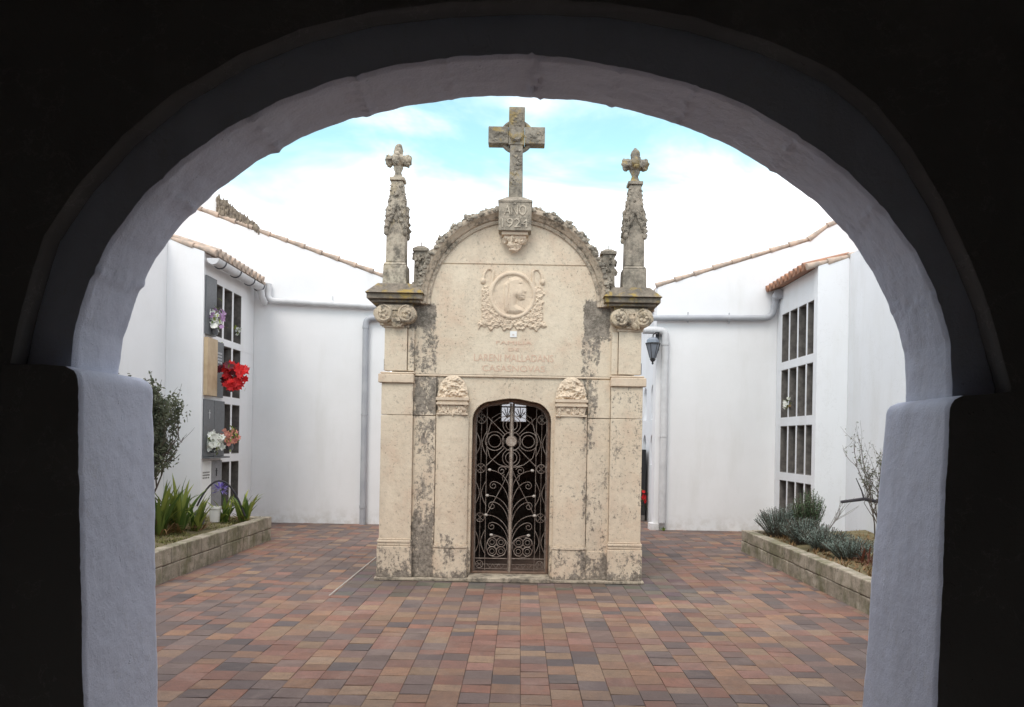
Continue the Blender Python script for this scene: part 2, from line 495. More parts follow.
def resample(pts, step):
    out = []
    for a, b in zip(pts[:-1], pts[1:]):
        L_ = math.dist(a, b); n = max(1, int(L_/step))
        for i in range(n):
            t = i/n; out.append((a[0]+(b[0]-a[0])*t, a[1]+(b[1]-a[1])*t))
    out.append(pts[-1]); return out

def ellipse(cx, cz, a, b, n=80):
    return [(cx - a*math.cos(PI*i/n), cz + b*math.sin(PI*i/n)) for i in range(n+1)]

def soft_band(outline, y0, y1, ny, centre, amp, sc, roundr=.008, joints=(), taper=0):
    """rows of an arch soffit: outline swept in y with hand-plastered unevenness and rounded arrises"""
    rows = []
    for j in range(ny+1):
        t = j/ny; y = y0 + (y1-y0)*t
        e = min(t, 1-t)*(y1-y0)
        rnd = 0 if e > roundr else roundr - math.sqrt(max(0, roundr**2 - (roundr-e)**2))
        row = []
        for k, (x, z) in enumerate(outline):
            dx, dz = x-centre[0], z-centre[1]
            l = math.hypot(dx, dz) or 1
            q = Vector((x*sc, y*sc, z*sc))
            a = amp*(noise.noise(q) + .55*noise.noise(q*2.7) + .35*noise.noise(q*7.5) + .14*noise.noise(q*19))
            for jx, ww, dd in joints:
                s_ = math.atan2(dx, dz)
                wobble = .012*noise.noise(Vector((y*9, jx*5, 0)))
                g_ = math.exp(-((s_-jx-wobble)/ww)**2)
                a += dd*g_*(.8+3.2*noise.noise(q*16))
            a += rnd - taper*(1-t)
            row.append((x+dx/l*a, y, z+dz/l*a))
        rows.append(row)
    return rows

def arch_solid(name, outline, y0, y1, ny, centre, amp, sc, mat, big, joints=(), taper=0):
    ol = resample(outline, .012)
    rows = soft_band(ol, y0, y1, ny, centre, amp, sc, joints=joints, taper=taper)
    mb = MB(); n = len(ol)
    vs = [p for r in rows for p in r]
    fs = [(j*n+k, j*n+k+1, (j+1)*n+k+1, (j+1)*n+k) for j in range(ny) for k in range(n-1)]
    mb.add(vs, fs)
    # flat faces: strips fanned out from the arris to the big outline
    for row, y in ((rows[0], y0), (rows[-1], y1)):
        outer = []
        for (x, yy, z) in row:
            dx, dz = x-centre[0], z-centre[1]
            k = 1e9
            if abs(dx) > 1e-6: k = min(k, (big[0]+(0 if dx < 0 else 0))/abs(dx))
            if dz > 1e-6: k = min(k, (big[1]-centre[1])/dz)
            outer.append((centre[0]+dx*k, y, (centre[1]+dz*k) if dz > 0 else z))
        m = len(row); st = 4
        idx = list(range(0, m, 1))
        vs = [row[i] for i in idx] + [outer[i] for i in idx]
        q = len(idx)
        mb.add(vs, [(i, i+1, q+i+1, q+i) for i in range(q-1)])
    return porchpart(mb, name, mat, smooth=True, angle=50)

px_outer = [(15,367),(28,310),(50,237),(84,187),(128,138),(180,95),(245,58),(305,34),(370,18),(450,8),(530,5),(612,9),(690,22),(765,45),(832,76),(872,108),(906,150),(938,205),(965,262),(985,310),(1005,387)]
out_o = [P(x, y, 2.48) for x, y in px_outer]
out_o = [(out_o[0][0], 1.70)] + out_o + [(out_o[-1][0], 1.70)]
zl, zr = 1.812, 1.795
arch_solid('front_wall', out_o, 2.48, 2.545, 8, (-.035, 1.80), .004, 3.0, m_porch_shade, (4.6, 3.9), taper=-.012)
jts = [(a, .014, -.0035) for a in (-1.33, -1.08, -.80, .86, 1.12, 1.36)] + [(.062, .005, .009), (.050, .008, -.008), (.076, .006, -.006), (-.5, .012, -.005), (.55, .012, -.005), (-.22, .01, -.003), (.32, .01, -.003)]
ring = ellipse(-.032, 1.80, 1.482, 1.095, 22)
ring = [(ring[0][0], 1.72)] + ring + [(ring[-1][0], 1.72)]
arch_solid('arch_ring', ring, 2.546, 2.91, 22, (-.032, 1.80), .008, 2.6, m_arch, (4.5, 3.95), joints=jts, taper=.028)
# lower walls beside the arch, under the springing (behind the piers)
for sx in (-1, 1):
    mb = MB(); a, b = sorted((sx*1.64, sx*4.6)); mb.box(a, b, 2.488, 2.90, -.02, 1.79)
    porchpart(mb, 'side_panel', m_porch_shade)

def pier(sx, zt, xt_n, xt_f, xb_n, xb_f, yn=2.475, yf=2.985, name='pier'):
    """x positions at the top / at z=.72, near and far"""
    mb = MB()
    nz, ny, ro = 130, 40, .02
    def xin(t, z):   # t 0..1 in depth
        k = (zt - z)/(zt-.72)
        top = xt_n + (xt_f-xt_n)*t; bot = xb_n + (xb_f-xb_n)*t
        return top + (bot-top)*k
    prof = []
    rows = []
    for j in range(ny+1):
        t = j/ny; y = yn + (yf-yn)*t
        e = min(t, 1-t)*(yf-yn)
        rr = .007 if t < .5 else ro
        rnd = 0 if e > rr else rr - math.sqrt(max(0, rr*rr-(rr-e)**2))
        row = []
        for i in range(nz+1):
            z = -.02 + (zt+.02)*i/nz
            top = 0
            if zt - z < .05: top = .05 - math.sqrt(max(0, .05**2-(.05-(zt-z))**2))
            q = Vector((sx*3+z*2.2, y*2.5, z*2.6))
            a = .007*noise.noise(q*.6) + .003*noise.noise(q*3.1) + .002*noise.noise(q*9) + .0012*noise.noise(q*22)
            row.append((sx*(xin(t, z) + rnd + top*.8) + sx*a, y, z))
        row.append((sx*(xin(t, zt)+.12), y, zt+.004))
        row.append((sx*(xin(t, zt)+.30), y, zt+(.03 if sx > 0 else 0)))
        rows.append(row)
    n = len(rows[0])
    mb.add([p for r in rows for p in r], [(j*n+k, j*n+k+1, (j+1)*n+k+1, (j+1)*n+k) for j in range(ny) for k in range(n-1)])
    for row, y in ((rows[0], yn), (rows[-1], yf)):
        mb.add([p for p in row] + [(sx*(1.9), y, p[2]) for p in row], [(i, i+1, n+i+1, n+i) for i in range(n-1)])
    # front strip darkened: the porch side's shade is put into its colour
    o = porchpart(mb, name, [m_arch, m_porch_shade], smooth=True, angle=50)
    me = o.data
    for p in me.polygons:
        c = p.center
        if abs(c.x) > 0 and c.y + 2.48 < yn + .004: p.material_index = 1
    return o
pier(-1, 1.812, 1.421, 1.421, 1.379, 1.386)
pier(1, 1.768, 1.372, 1.412, 1.350, 1.345)
mb = MB()   # facade above and beside, courtyard side, and the roof
mb.box(-5.5, -1.88, 2.90, 2.97, -.02, 3.9); porchpart(mb, 'courtyard_face', m_white)
mb = MB(); mb.box(1.88, 5.2, 2.90, 2.97, -.02, 3.9); porchpart(mb, 'courtyard_face', m_white)
mb = MB(); mb.box(-4.6, 4.6, -6.5, 2.95, 3.9, 4.1); porchpart(mb, 'ceiling', m_room)
mb = MB(); mb.box(-4.8, -4.6, -6.5, 2.9, -.02, 4.0); mb.box(4.6, 4.8, -6.5, 2.9, -.02, 4.0); mb.box(-4.8, 4.8, -6.7, -6.5, -.02, 4.1)
porchpart(mb, 'inner_wall', m_room)
mb = MB(); mb.box(-4.6, 4.6, -6.5, 2.3, -.01, .018); fl = mb.build('porch_floor', m_room); tag(fl, kind='structure')

# ------------------------------------------------------------------ courtyard walls
def verge(mb, p0, p1, y, r=.075, seg=.34, m=0):
    """row of half-round tiles laid down a sloping wall top"""
    p0 = Vector((p0[0], y, p0[1])); p1 = Vector((p1[0], y, p1[1]))
    L_ = (p1-p0).length; n = max(1, round(L_/seg)); d_ = (p1-p0)/n
    for i in range(n):
        a = p0 + d_*i; b = p0 + d_*(i+1.08)
        w0 = r*random.uniform(.62, .72); w1 = r*random.uniform(1.2, 1.4)
        off = Vector((0, 0, random.uniform(-.006, .01)))
        mb.tube([a+off, b+off], [w0, w1], 10, m)

def gable(name, label, side, y, top, roofmat):
    """top: list of (x,z) wall top from the passage outwards"""
    t = empty(name, (top[0][0], y, 0)); tag(t, label, 'wall')
    ox, oy = top[0][0], y
    def pt(mb, nm, mat, **k):
        mb.v = [(a-ox, b-oy, c) for a, b, c in mb.v]; return mb.build(nm, mat, t, **k)
    mb = MB()
    pts = [(top[0][0], -.02)] + top + [(top[-1][0], -.02)]
    mb.prism(pts, y, y+.30)
    pt(mb, 'wall', m_white)
    mb = MB()
    for a, b in zip(top[:-1], top[1:]):
        mb.prism([(a[0], a[1]+.002), (b[0], b[1]+.002), (b[0], b[1]+.03), (a[0], a[1]+.03)], y+.02, y+.42)
        verge(mb, (b[0], b[1]+.04), (a[0], a[1]+.04), y+.02, .042, .345)
    pt(mb, 'verge_tiles', m_tile, smooth=True)
    mb = MB()     # roof slope behind the verge
    for a, b in zip(top[:-1], top[1:]):
        mb.prism([(a[0], a[1]-.14), (b[0], b[1]-.14), (b[0], b[1]-.04), (a[0], a[1]-.04)], y+.301, y+5)
    pt(mb, 'roof', roofmat)
    return t, pt

YL, YR = 14.2, 14.1
lt = [P(386, 278, YL), P(217, 217, YL)]
lt.append((-8.2, lt[1][1] + .34*(8.2+lt[1][0])))
lg, lpt = gable('gable_wall', 'white gable wall left of the mausoleum, with a mossy stone slope on its tiled verge', -1, YL, [(-2.47, lt[0][1]-.03), lt[1], lt[2]], m_tile)
# higher wall and the mossy slope above the verge
mb = MB(); x0, z0 = lt[1]; mb.prism([(-8.2, z0-1.2), (x0-.01, z0-1.2), (x0-.01, z0+.34), (-8.2, z0+1.9)], YL+.06, YL+.36); lpt(mb, 'raised_wall', m_white)
mb = MB()
prof = [P(216.5,216.5,YL), P(216.5,197,YL), P(222,198.5,YL), P(232,208,YL), P(243,216,YL), P(253,225,YL), P(259,231.5,YL)]
for i in range(6):
    a0, a1 = YL+.02+i*.11, YL+.02+(i+1)*.11
    mb.prism([(x+random.uniform(-.015,.015), z+random.uniform(-.02,.03)) for x, z in prof], a0+.002, a1)
for i in range(260):
    t_ = random.random(); k = t_*5
    i0 = min(int(k)+1, 5); a, b = prof[i0], prof[min(i0+1, 6)]; f_ = k-int(k)
    x = a[0]+(b[0]-a[0])*f_; zt_ = a[1]+(b[1]-a[1])*f_; zb_ = prof[0][1] + (x-prof[0][0])*(prof[-1][1]-prof[0][1])/(prof[-1][0]-prof[0][0])
    mb.blob((x, YL+random.uniform(-.01,.03), zb_+.05+(zt_-zb_-.05)*random.random()), random.uniform(.015,.04), (.7,.7,1.9), .5, 3, 5)
lpt(mb, 'mossy_slope', m_moss)
rt = [P(652, 287, YR), P(810, 241, YR), P(829, 227, YR)]
rt = [(2.47, rt[0][1]+.0), rt[1], rt[2], (8.2, rt[2][1]+.5*(8.2-rt[2][0])*.8)]
rg, rpt = gable('gable_wall', 'white gable wall right of the mausoleum, with jointed tiles rising to the right', 1, YR, rt, m_tile)

def pipe(pts, r, collars=()):
    mb = MB(); mb.tube(pts, r, 14)
    for a, b in collars: mb.tube([a, b], r*1.13, 14)
    return mb
# left: long pipe across the wall, elbow and downpipe
zL = P(300, 303, YL)[1]
yy = YL-.075
def bend(a, b, c, r=.12, n=6):
    a, b, c = Vector(a), Vector(b), Vector(c)
    p = b + (a-b).normalized()*r; q = b + (c-b).normalized()*r
    return [tuple((1-t)**2*p + 2*t*(1-t)*b + t*t*q) for t in [i/n for i in range(n+1)]]
A = (-4.66, yy, zL+.33); B = (-4.66, yy, zL+.02); Cc = (-2.45, yy, zL-.06)
m_ = pipe([A] + bend(A, B, Cc) + [Cc], .055, [((-3.5, yy, zL-.02), (-3.46, yy, zL-.021)), ((-2.9, yy, zL-.045), (-2.86, yy, zL-.046))])
for x in (-3.48,): m_.tube([(x, yy, zL-.08), (x, yy, zL+.12)], .012, 6)
lpt(m_, 'rain_pipe', m_zinc, smooth=True)
xd = P(365, 420, YL)[0]; ze = P(375, 319, YL)[1]
A = (-2.42, yy, ze+.02); B = (xd, yy, ze); Cc = (xd, yy, -.01)
m_ = pipe([A] + bend(A, B, Cc) + [Cc], .055, [((xd, yy, ze-.14), (xd, yy, ze-.19)), ((xd, yy, .30), (xd, yy, .35)), ((xd, yy, 2.0), (xd, yy, 2.03))])
lpt(m_, 'downpipe', m_pipe_paint, smooth=True)
# right
zR = P(700, 319, YR)[1]; yy = YR-.075
A = (2.3, yy, zR-.01); B = (4.55, yy, zR+.03); Cc = (4.62, yy-.05, zR+.42)
m_ = pipe([A] + bend(A, B, Cc, .14) + [Cc], .055, [((3.0, yy, zR), (3.03, yy, zR)), ((3.75, yy, zR+.01), (3.79, yy, zR+.01)), ((4.585, yy-.02, zR+.2), (4.59, yy-.03, zR+.25))])
for x in (3.02, 3.77): m_.tube([(x, yy, zR-.08), (x, yy, zR+.11)], .011, 6)
rpt(m_, 'rain_pipe', m_pipe_paint, smooth=True)
xd = P(663, 430, YR)[0]; ze = P(660, 331, YR)[1]
A = (2.2, yy, ze); B = (xd, yy, ze); Cc = (xd, yy, .14)
m_ = pipe([A] + bend(A, B, Cc) + [Cc], .068, [((xd, yy, ze-.22), (xd, yy, ze-.27)), ((xd, yy, 1.7), (xd, yy, 1.73))])
rpt(m_, 'downpipe', m_zinc, smooth=True)
mb = MB(); mb.box(2.40, 2.56, YR-.06, YR+.2, -.02, .12)
rpt(mb, 'corner_block', m_white)

# ------------------------------------------------------------------ niche blocks
def niche_block(side, Xn, Ycol, rows, yfront, yback, slope, label, xo):
    """Xn inner face, xo outer end of the front wall; side -1 left, 1 right"""
    t = empty('niche_building', (Xn, yfront, 0)); tag(t, label, 'building')
    ox, oy = Xn, yfront
    def pt(mb, nm, mat, parent=None, **k):
        mb.v = [(a-ox, b-oy, c) for a, b, c in mb.v]; return mb.build(nm, mat, parent or t, **k)
    zt = 4.44
    wall = m_white if side < 0 else m_white_shade
    mb = MB()
    def bx(x0, x1, y0, y1, z0, z1):
        a, b = sorted((x0, x1)); mb.box(a, b, y0, y1, z0, z1)
    s_ = side
    # front wall (gable end) facing the porch; a small fin of it stands proud of the niche face
    top = lambda x: zt + slope*abs(x-Xn)
    xa, xb = Xn - s_*.03, xo
    mb.prism([(xa, -.02), (xa, zt-.02), (xb, top(xb)), (xb, -.02)], yfront, Ycol[0][0]-.002)
    # niche face with openings: piers between columns, bands between rows
    edges = [Ycol[0][0]-.002] + [v for c in Ycol for v in c] + [yback]
    th = .10
    bands = [(-.02, rows[-1][0])] + [(rows[i+1][1], rows[i][0]) for i in range(len(rows)-1)][::-1] + [(rows[0][1], zt-.02)]
    for z0, z1 in bands: bx(Xn, Xn+s_*.9, Ycol[0][0]-.001, yback, z0, z1)
    for z0, z1 in rows:
        for i in range(0, len(edges), 2):
            if i == 0: continue
            bx(Xn+s_*.003, Xn+s_*.9, edges[i], edges[i+1], z0-.001, z1+.001)
    bx(Xn+s_*.9, Xn+s_*1.0, Ycol[0][0], yback, -.02, zt-.02)
    pt(mb, 'wall', wall)
    for z0, z1 in rows:
        for (a, b) in Ycol:
            n = MB()
            e = .012
            X0, X1 = Xn+s_*.006, Xn+s_*.895
            xs = sorted((X0, X1))
            # five thin concrete faces lining the hole
            n.box(xs[0], xs[1], a+.0005, a+e, z0+.0015, z1-.0015); n.box(xs[0], xs[1], b-e, b-.0005, z0+.0015, z1-.0015)
            n.box(xs[0], xs[1], a+e+.001, b-e-.001, z0+.0015, z0+e); n.box(xs[0], xs[1], a+e+.001, b-e-.001, z1-e, z1-.0015)
            bxx = sorted((X1-s_*.015, X1)); n.box(bxx[0]-.001, bxx[1]-.001, a+e+.001, b-e-.001, z0+e+.001, z1-e-.001)
            pt(n, 'niche', m_concrete)
    # roof over the block
    mb = MB()
    e0 = Xn - s_*.20
    mb.prism([(e0, zt-.06), (xo+s_*1.5, top(xo)+1.5*slope-.0), (xo+s_*1.5, top(xo)+1.5*slope+.04), (e0, zt-.02)], yfront+.02, yback)
    y = yfront + .12
    while y < yback-.05:
        mb.tube([(e0-s_*.03, y, zt-.01), (Xn+s_*.5, y, zt-.01+slope*.72)], [.058, .05], 10)
        y += .20
    pt(mb, 'roof', m_tile_d if side > 0 else m_tile, smooth=True)
    mb = MB()
    verge(mb, (xo+s_*.3, top(xo+s_*.3)+.02), (e0+s_*.02, zt-.03), yfront+.02, .041, .36)
    pt(mb, 'verge_tiles', m_tile, smooth=True)
    return t, pt

lcols = [(11.93,12.27),(12.34,12.70),(12.77,13.12),(13.19,13.55)]
lrows = [(3.19,4.04),(2.24,3.08),(1.28,2.12),(.36,1.15)]
ln, lnp = niche_block(-1, -4.94, lcols, lrows, 11.86, 14.19, .32, 'white columbarium on the left whose near niches hold slabs and bunches of flowers', -5.52)
rcols = [(12.25,12.60),(12.66,13.01),(13.07,13.42),(13.48,13.83)]
rrows = [(3.07,3.93),(2.08,2.93),(1.11,1.93),(.13,.97)]
rn, rnp = niche_block(1, 4.67, rcols, rrows, 12.10, 14.09, .27, 'white columbarium on the right with four rows of open empty niches', 5.16)
# gutter on the left block
mb = MB()
gx, gz, gr = -4.76, 4.31, .095
for q in range(2):
    rr = gr - q*.006
    n = 10
    vs = []; K = 12
    for i in range(K+1):
        y = 11.83 + (13.98-11.83)*i/K
        for j in range(n+1):
            a = PI + PI*j/n
            vs.append((gx+rr*math.cos(a), y, gz+rr*math.sin(a)))
    mb.add(vs, [(i*(n+1)+j, i*(n+1)+j+1, (i+1)*(n+1)+j+1, (i+1)*(n+1)+j) for i in range(K) for j in range(n)])
mb.prism([(gx+gr*math.cos(PI+PI*j/10), gz+gr*math.sin(PI+PI*j/10)) for j in range(11)], 11.815, 11.829)
gut = lnp(mb, 'gutter', m_zinc, smooth=True)
for y in (12.1, 12.75, 13.4, 13.9):
    mb = MB(); mb.tube([(gx+(gr+.006)*math.cos(PI+PI*j/12), y, gz+(gr+.006)*math.sin(PI+PI*j/12)) for j in range(13)], .012, 6)
    lnp(mb, 'gutter_bracket', m_pot, gut)
mb = MB(); mb.tube([(gx+.02, 13.93, gz-.07), (gx+.03, 13.97, gz-.2), (gx+.04, 14.10, gz-.28)], [.07,.06,.062], 12); lnp(mb, 'gutter_outlet', m_zinc, smooth=True)
mb = MB(); mb.tube([(4.60, 13.80, 4.30), (4.60, 13.98, 4.28)], [.09,.07], 12); mb.tube([(4.60, 13.98, 4.30), (4.615, 13.98, 4.2)], [.08,.066], 12)
rnp(mb, 'gutter_outlet', m_pipe_paint, smooth=True)
# slabs closing niches on the left
def slab(c, r, mat, proud=.03, ledge=False, inset=.0, txt=None):
    y0, y1 = lcols[c]; z0, z1 = lrows[r]
    mb = MB(); X = -4.94
    mb.box(X+.002, X+proud, y0-.03+inset, y1+.03-inset, z0-.03, z1+.03)
    if ledge: mb.box(X+.002, X+proud+.10, y0-.03, y1+.03, z0-.055, z0-.032)
    o = lnp(mb, 'niche_slab', mat, bevel=.004)
    return o
slab(0, 0, m_slab, .06)
slab(0, 1, m_marble, .09)
slab(1, 1, m_slab, .02)
slab(0, 2, m_slab, .05, True)
slab(1, 2, m_slab, .05, True)
slab(0, 3, m_wmarble, .02)
slab(1, 3, simple('pale_granite', (.26,.26,.27), (.2,.2,.21), 30, .5), .02)
def side_writing(lines, c, r, zf, mat, size=.05):
    y0, y1 = lcols[c]; z0, z1 = lrows[r]
    for i, w_ in enumerate(lines):
        mb = MB(); z = z0 + (z1-z0)*zf - i*size*1.4
        k = len(w_); tot = (y1-y0)*.8; y = y0+(y1-y0)*.1
        for ch in w_:
            if ch != ' ': mb.box(-4.94+.0205, -4.94+.0225, y, y+tot/k*.6, z, z+size*.8)
            y += tot/k
        lnp(mb, 'inscription', mat)
side_writing(['oooooo', 'oooooooo', 'oooo'], 0, 3, .8, m_concrete, .03)
side_writing(['ooooooo', 'oooooo', 'oooooooo', 'ooooo'], 1, 1, .8, m_zinc, .035)
mb = MB()  # small cross emblems on the slabs
def emblem(X, y, z, h_, mat):
    m2 = MB(); m2.box(X, X+.008, y-.008, y+.008, z, z+h_); m2.box(X, X+.008, y-.03, y+.03, z+h_*.6, z+h_*.72); lnp(m2, 'cross_emblem', mat)
emblem(-4.889, 12.1, 1.85, .14, m_zinc); emblem(-4.919, 12.5, .93, .13, m_iron_dark)

# ------------------------------------------------------------------ long side walls towards the porch
def side_wall(x0, x1, y0, y1, h_, label, mat):
    mb = MB(); cx = (x0+x1)/2
    mb.box(x0-cx, x1-cx, 0, y1-y0, -.02, h_)
    o = mb.build('courtyard_wall', mat); o.location = (cx, y0, 0); tag(o, label, 'wall'); return o
side_wall(-5.75, -5.48, 2.98, 11.855, 4.60, 'long white wall behind the left flower bed', m_white)
side_wall(5.13, 5.4, 2.98, 12.095, 4.60, 'long white wall behind the right flower bed', m_white_shade)

# passage behind the right gable
mb = MB()
pg = empty('passage_wall', (2.62, 14.42, 0)); tag(pg, 'white passage wall, tinted bluish for shade, with small arched recesses right of the mausoleum', 'wall')
def pgp(mb, nm, mat, **k):
    mb.v = [(a-2.62, b-14.42, c) for a, b, c in mb.v]; return mb.build(nm, mat, pg, **k)
# side wall with two arched recesses facing the passage
def arch_pts(y0, y1, z0, z1, n=10):
    r = (y1-y0)/2; c = (y0+y1)/2
    return [(y0, z0)] + [(c - r*math.cos(PI*i/n), z1-r + r*math.sin(PI*i/n)) for i in range(n+1)] + [(y1, z0)]
XW = 2.62
strips = [(14.42, 15.1), (15.5, 16.0), (16.4, 18.6)]
for a, b in strips: mb.box(XW, XW+.25, a, b, -.02, 4.2)
for (a, b) in ((15.1, 15.5), (16.0, 16.4)):
    zz = [(-.02, 1.15), (1.75, 2.05), (2.75, 4.2)]
    for z0, z1 in zz: mb.box(XW+.001, XW+.25, a, b, z0, z1)
    mb.box(XW+.14, XW+.249, a, b, 1.15, 1.75); mb.box(XW+.14, XW+.249, a, b, 2.05, 2.75)
    for z1 in (1.75, 2.75):
        c = (a+b)/2; r = (b-a)/2
        for s2 in (-1, 1):
            pts = [(c+s2*r, z1)] + [(c + s2*r*math.cos(PI/2*i/8), z1-r+r*math.sin(PI/2*i/8)) for i in range(9)]
            mb.prism_x(pts, XW+.002, XW+.139)
pgp(mb, 'wall', m_white_shade)
mb = MB(); mb.box(-2.8, 2.6, 18.6, 18.85, -.02, 3.6)
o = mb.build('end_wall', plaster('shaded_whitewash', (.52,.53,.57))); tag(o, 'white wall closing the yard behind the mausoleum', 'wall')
# dark grave door with flowers beside it
gd = empty('grave_door', (2.44, 15.6, 0)); tag(gd, 'narrow black grave front glimpsed right of the mausoleum', 'grave')
mb = MB(); mb.box(-.05, .12, 0, 1.0, 0, .12); mb.build('step', m_concrete, gd, bevel=.01)
mb = MB(); mb.box(.02, .12, 0, 1.0, .12, 1.45); mb.build('slab', m_black, gd, bevel=.01)

# lantern on the corner under the elbow
la = empty('wall_lantern', (2.37, 13.90, 3.12)); la.scale = (1.05, 1.05, 1.05); tag(la, 'old black and glass lantern hanging beside the right downpipe', 'lantern')
mb = MB(); mb.tube([(.10,.16,.40),(.10,.0,.44),(.05,-.03,.44),(0,0,.40),(0,0,.33)], .012, 6); mb.box(.07,.13,.14,.168,.15,.45); mb.build('bracket', m_iron_dark, la)
mb = MB(); mb.lathe([(.13,.24),(.13,.26)], 0, 0, 6); mb.lathe([(.03,-.06),(.045,-.03),(.055,-.01),(.03,0)], 0, 0, 6); mb.lathe([(.006,-.11),(.02,-.09),(.01,-.06)], 0, 0, 6)
for i in range(6):
    a = 2*PI*i/6; mb.tube([(.05*math.cos(a), .05*math.sin(a), 0), (.118*math.cos(a), .118*math.sin(a), .24)], .006, 4)
mb.build('lantern_frame', m_iron_dark, la)
mb = MB(); mb.lathe([(.048,.0),(.114,.239)], 0, 0, 6); mb.lathe([(.115,.262),(.105,.31),(.07,.345),(.03,.36)], 0, 0, 10); mb.build('glass', m_glassy, la)

# ------------------------------------------------------------------ mausoleum
MX, MY = -.098, 8.67
ma = empty('mausoleum', (MX, MY, 0)); tag(ma, 'small ochre stone mausoleum with arched pediment, iron gate and cross', 'mausoleum')
def mp(mb, nm, mat, parent=None, sc=S, **k):
    """mausoleum parts are laid out in measured units: x,z * S; y in metres"""
    mb.v = [(x*sc, y, z*sc) for x, y, z in mb.v]
    return mb.build(nm, mat, parent or ma, **k)

def gate_outline(w=40, top=184, r=20, n=7, rise=3):
    pts = [(-w, 0)]
    pts += [(-w + r - r*math.cos(PI/2*i/n), top-rise-r + r*math.sin(PI/2*i/n)) for i in range(n+1)]
    pts += [(-w+r + (2*w-2*r)*i/8, top-rise + rise*math.sin(PI*i/8)) for i in range(1, 8)]
    pts += [(w - r + r*math.cos(PI/2*i/n), top-rise-r + r*math.sin(PI/2*i/n)) for i in range(n, -1, -1)]
    pts += [(w, 0)]
    return pts

gop = gate_outline()
mb = MB()    # lower front wall with the gate opening
outline = [(-126, 0)] + gop + [(126, 0), (126, 206), (-126, 206)]
mb.prism(outline, .085, .42)
lower = mp(mb, 'lower_wall', m_stone)
mb = MB()    # upper wall and tympanum field in two courses with the joint at the photo's height
arc = [(95*math.cos(a), 277+95*math.sin(a)) for a in [math.asin((319-277)/95) + (PI-2*math.asin((319-277)/95))*i/30 for i in range(31)]]
mb.prism([(-120, 207.2), (120, 207.2), (120, 276), (95, 277)] + [(95*math.cos(PI/2*0+ i*math.asin((318-277)/95)/6), 277+95*math.sin(i*math.asin((318-277)/95)/6)) for i in range(1,7)]
         + [(-95*math.cos(i*math.asin((318-277)/95)/6), 277+95*math.sin(i*math.asin((318-277)/95)/6)) for i in range(6,0,-1)] + [(-95, 277), (-120, 276)], .07, .42)
mb.prism([(x, z+.35) for x, z in arc], .0725, .42)
mb.box(-84, 84, .085, .41, 317.2, 319.8)
mp(mb, 'upper_wall', m_stone)
mb = MB()    # thin string course over the gate
mb.box(-98.5, 98.5, .064, .09, 204.8, 206.8)
mp(mb, 'string_course', m_stone2, bevel=.008)
# sides, back and roof of the chamber
D = 3.05
mb = MB()
for a, b in ((-127, -115), (115, 127)):
    mb.box(a, b, .421, D, 0, 275)
mb.box(-115, -18, D-.25, D-.001, 0, 275); mb.box(18, 115, D-.25, D-.001, 0, 275); mb.box(-18, 18, D-.25, D-.001, 0, 165); mb.box(-18, 18, D-.25, D-.001, 200, 275)
mp(mb, 'chamber_wall', m_stone)
mb = MB()
n = 24
pts = [(95*math.cos(PI*i/n), 276.5+92*math.sin(PI*i/n)) for i in range(n+1)] + [(86*math.cos(PI-PI*i/n), 276.5+84*math.sin(PI-PI*i/n)) for i in range(n+1)]
mb.prism(pts, .422, D); mb.box(-130, -94, .422, D, 276, 284); mb.box(94, 130, .422, D, 276, 284)
mp(mb, 'vault_roof', m_grey)
mb = MB()
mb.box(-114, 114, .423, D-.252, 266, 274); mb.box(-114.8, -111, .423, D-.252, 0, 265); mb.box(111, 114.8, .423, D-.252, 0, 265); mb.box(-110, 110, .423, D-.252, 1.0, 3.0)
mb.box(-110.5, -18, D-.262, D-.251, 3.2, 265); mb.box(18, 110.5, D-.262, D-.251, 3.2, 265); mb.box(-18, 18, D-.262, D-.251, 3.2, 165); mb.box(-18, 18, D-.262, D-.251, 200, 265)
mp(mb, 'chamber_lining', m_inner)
# window at the back with fan tracery
mb = MB()
wz0, wz1 = 165, 200
for x in (-17.3, 0, 17.3): mb.tube([(x, D-.12, wz0), (x, D-.12, wz1)], .012, 6)
for z in (wz0+.8, 182, wz1-.8): mb.tube([(-17.5, D-.12, z), (17.5, D-.12, z)], .01, 6)
mb.v = [(x, y, z) for x, y, z in mb.v]
# (tube radii in x,z must be scaled back up before the shared scale)
def wire(parts, name, mat, parent, rdef=.006, n=5):
    """parts: list of (points in (x,z) units, y, radius_m, closed)"""
    mb = MB()
    for pts, y, r, cl in parts:
        mb.tube([(x*S, y, z*S) for x, z in pts], r, n, closed=cl)
    return mb.build(name, mat, parent, smooth=True)
W = []
for x in (-17.3, 0, 17.3): W.append(([(x, wz0), (x, wz1)], D-.12, .014, False))
for z in (wz0+.8, 186, wz1-.8): W.append(([(-17.5, z), (17.5, z)], D-.12, .012, False))
for cxx in (-8.6, 8.6):
    for a in (40, 65, 90, 115, 140): W.append(([(cxx, wz0+6), (cxx+9*math.cos(R(a)), wz0+6+14*math.sin(R(a)))], D-.12, .007, False))
wire(W, 'window_grille', m_iron, ma)

# plinth
mb = MB(); mb.box(-134.5, 134.5, -.045, .30, .2, 3.0); mb.box(-41, 41, -.075, .40, .3, 4.6)
mp(mb, 'plinth', stone('plinth_stone', (.50,.44,.34), (.38,.33,.26), (), .8, None, .3, .1), bevel=.008)

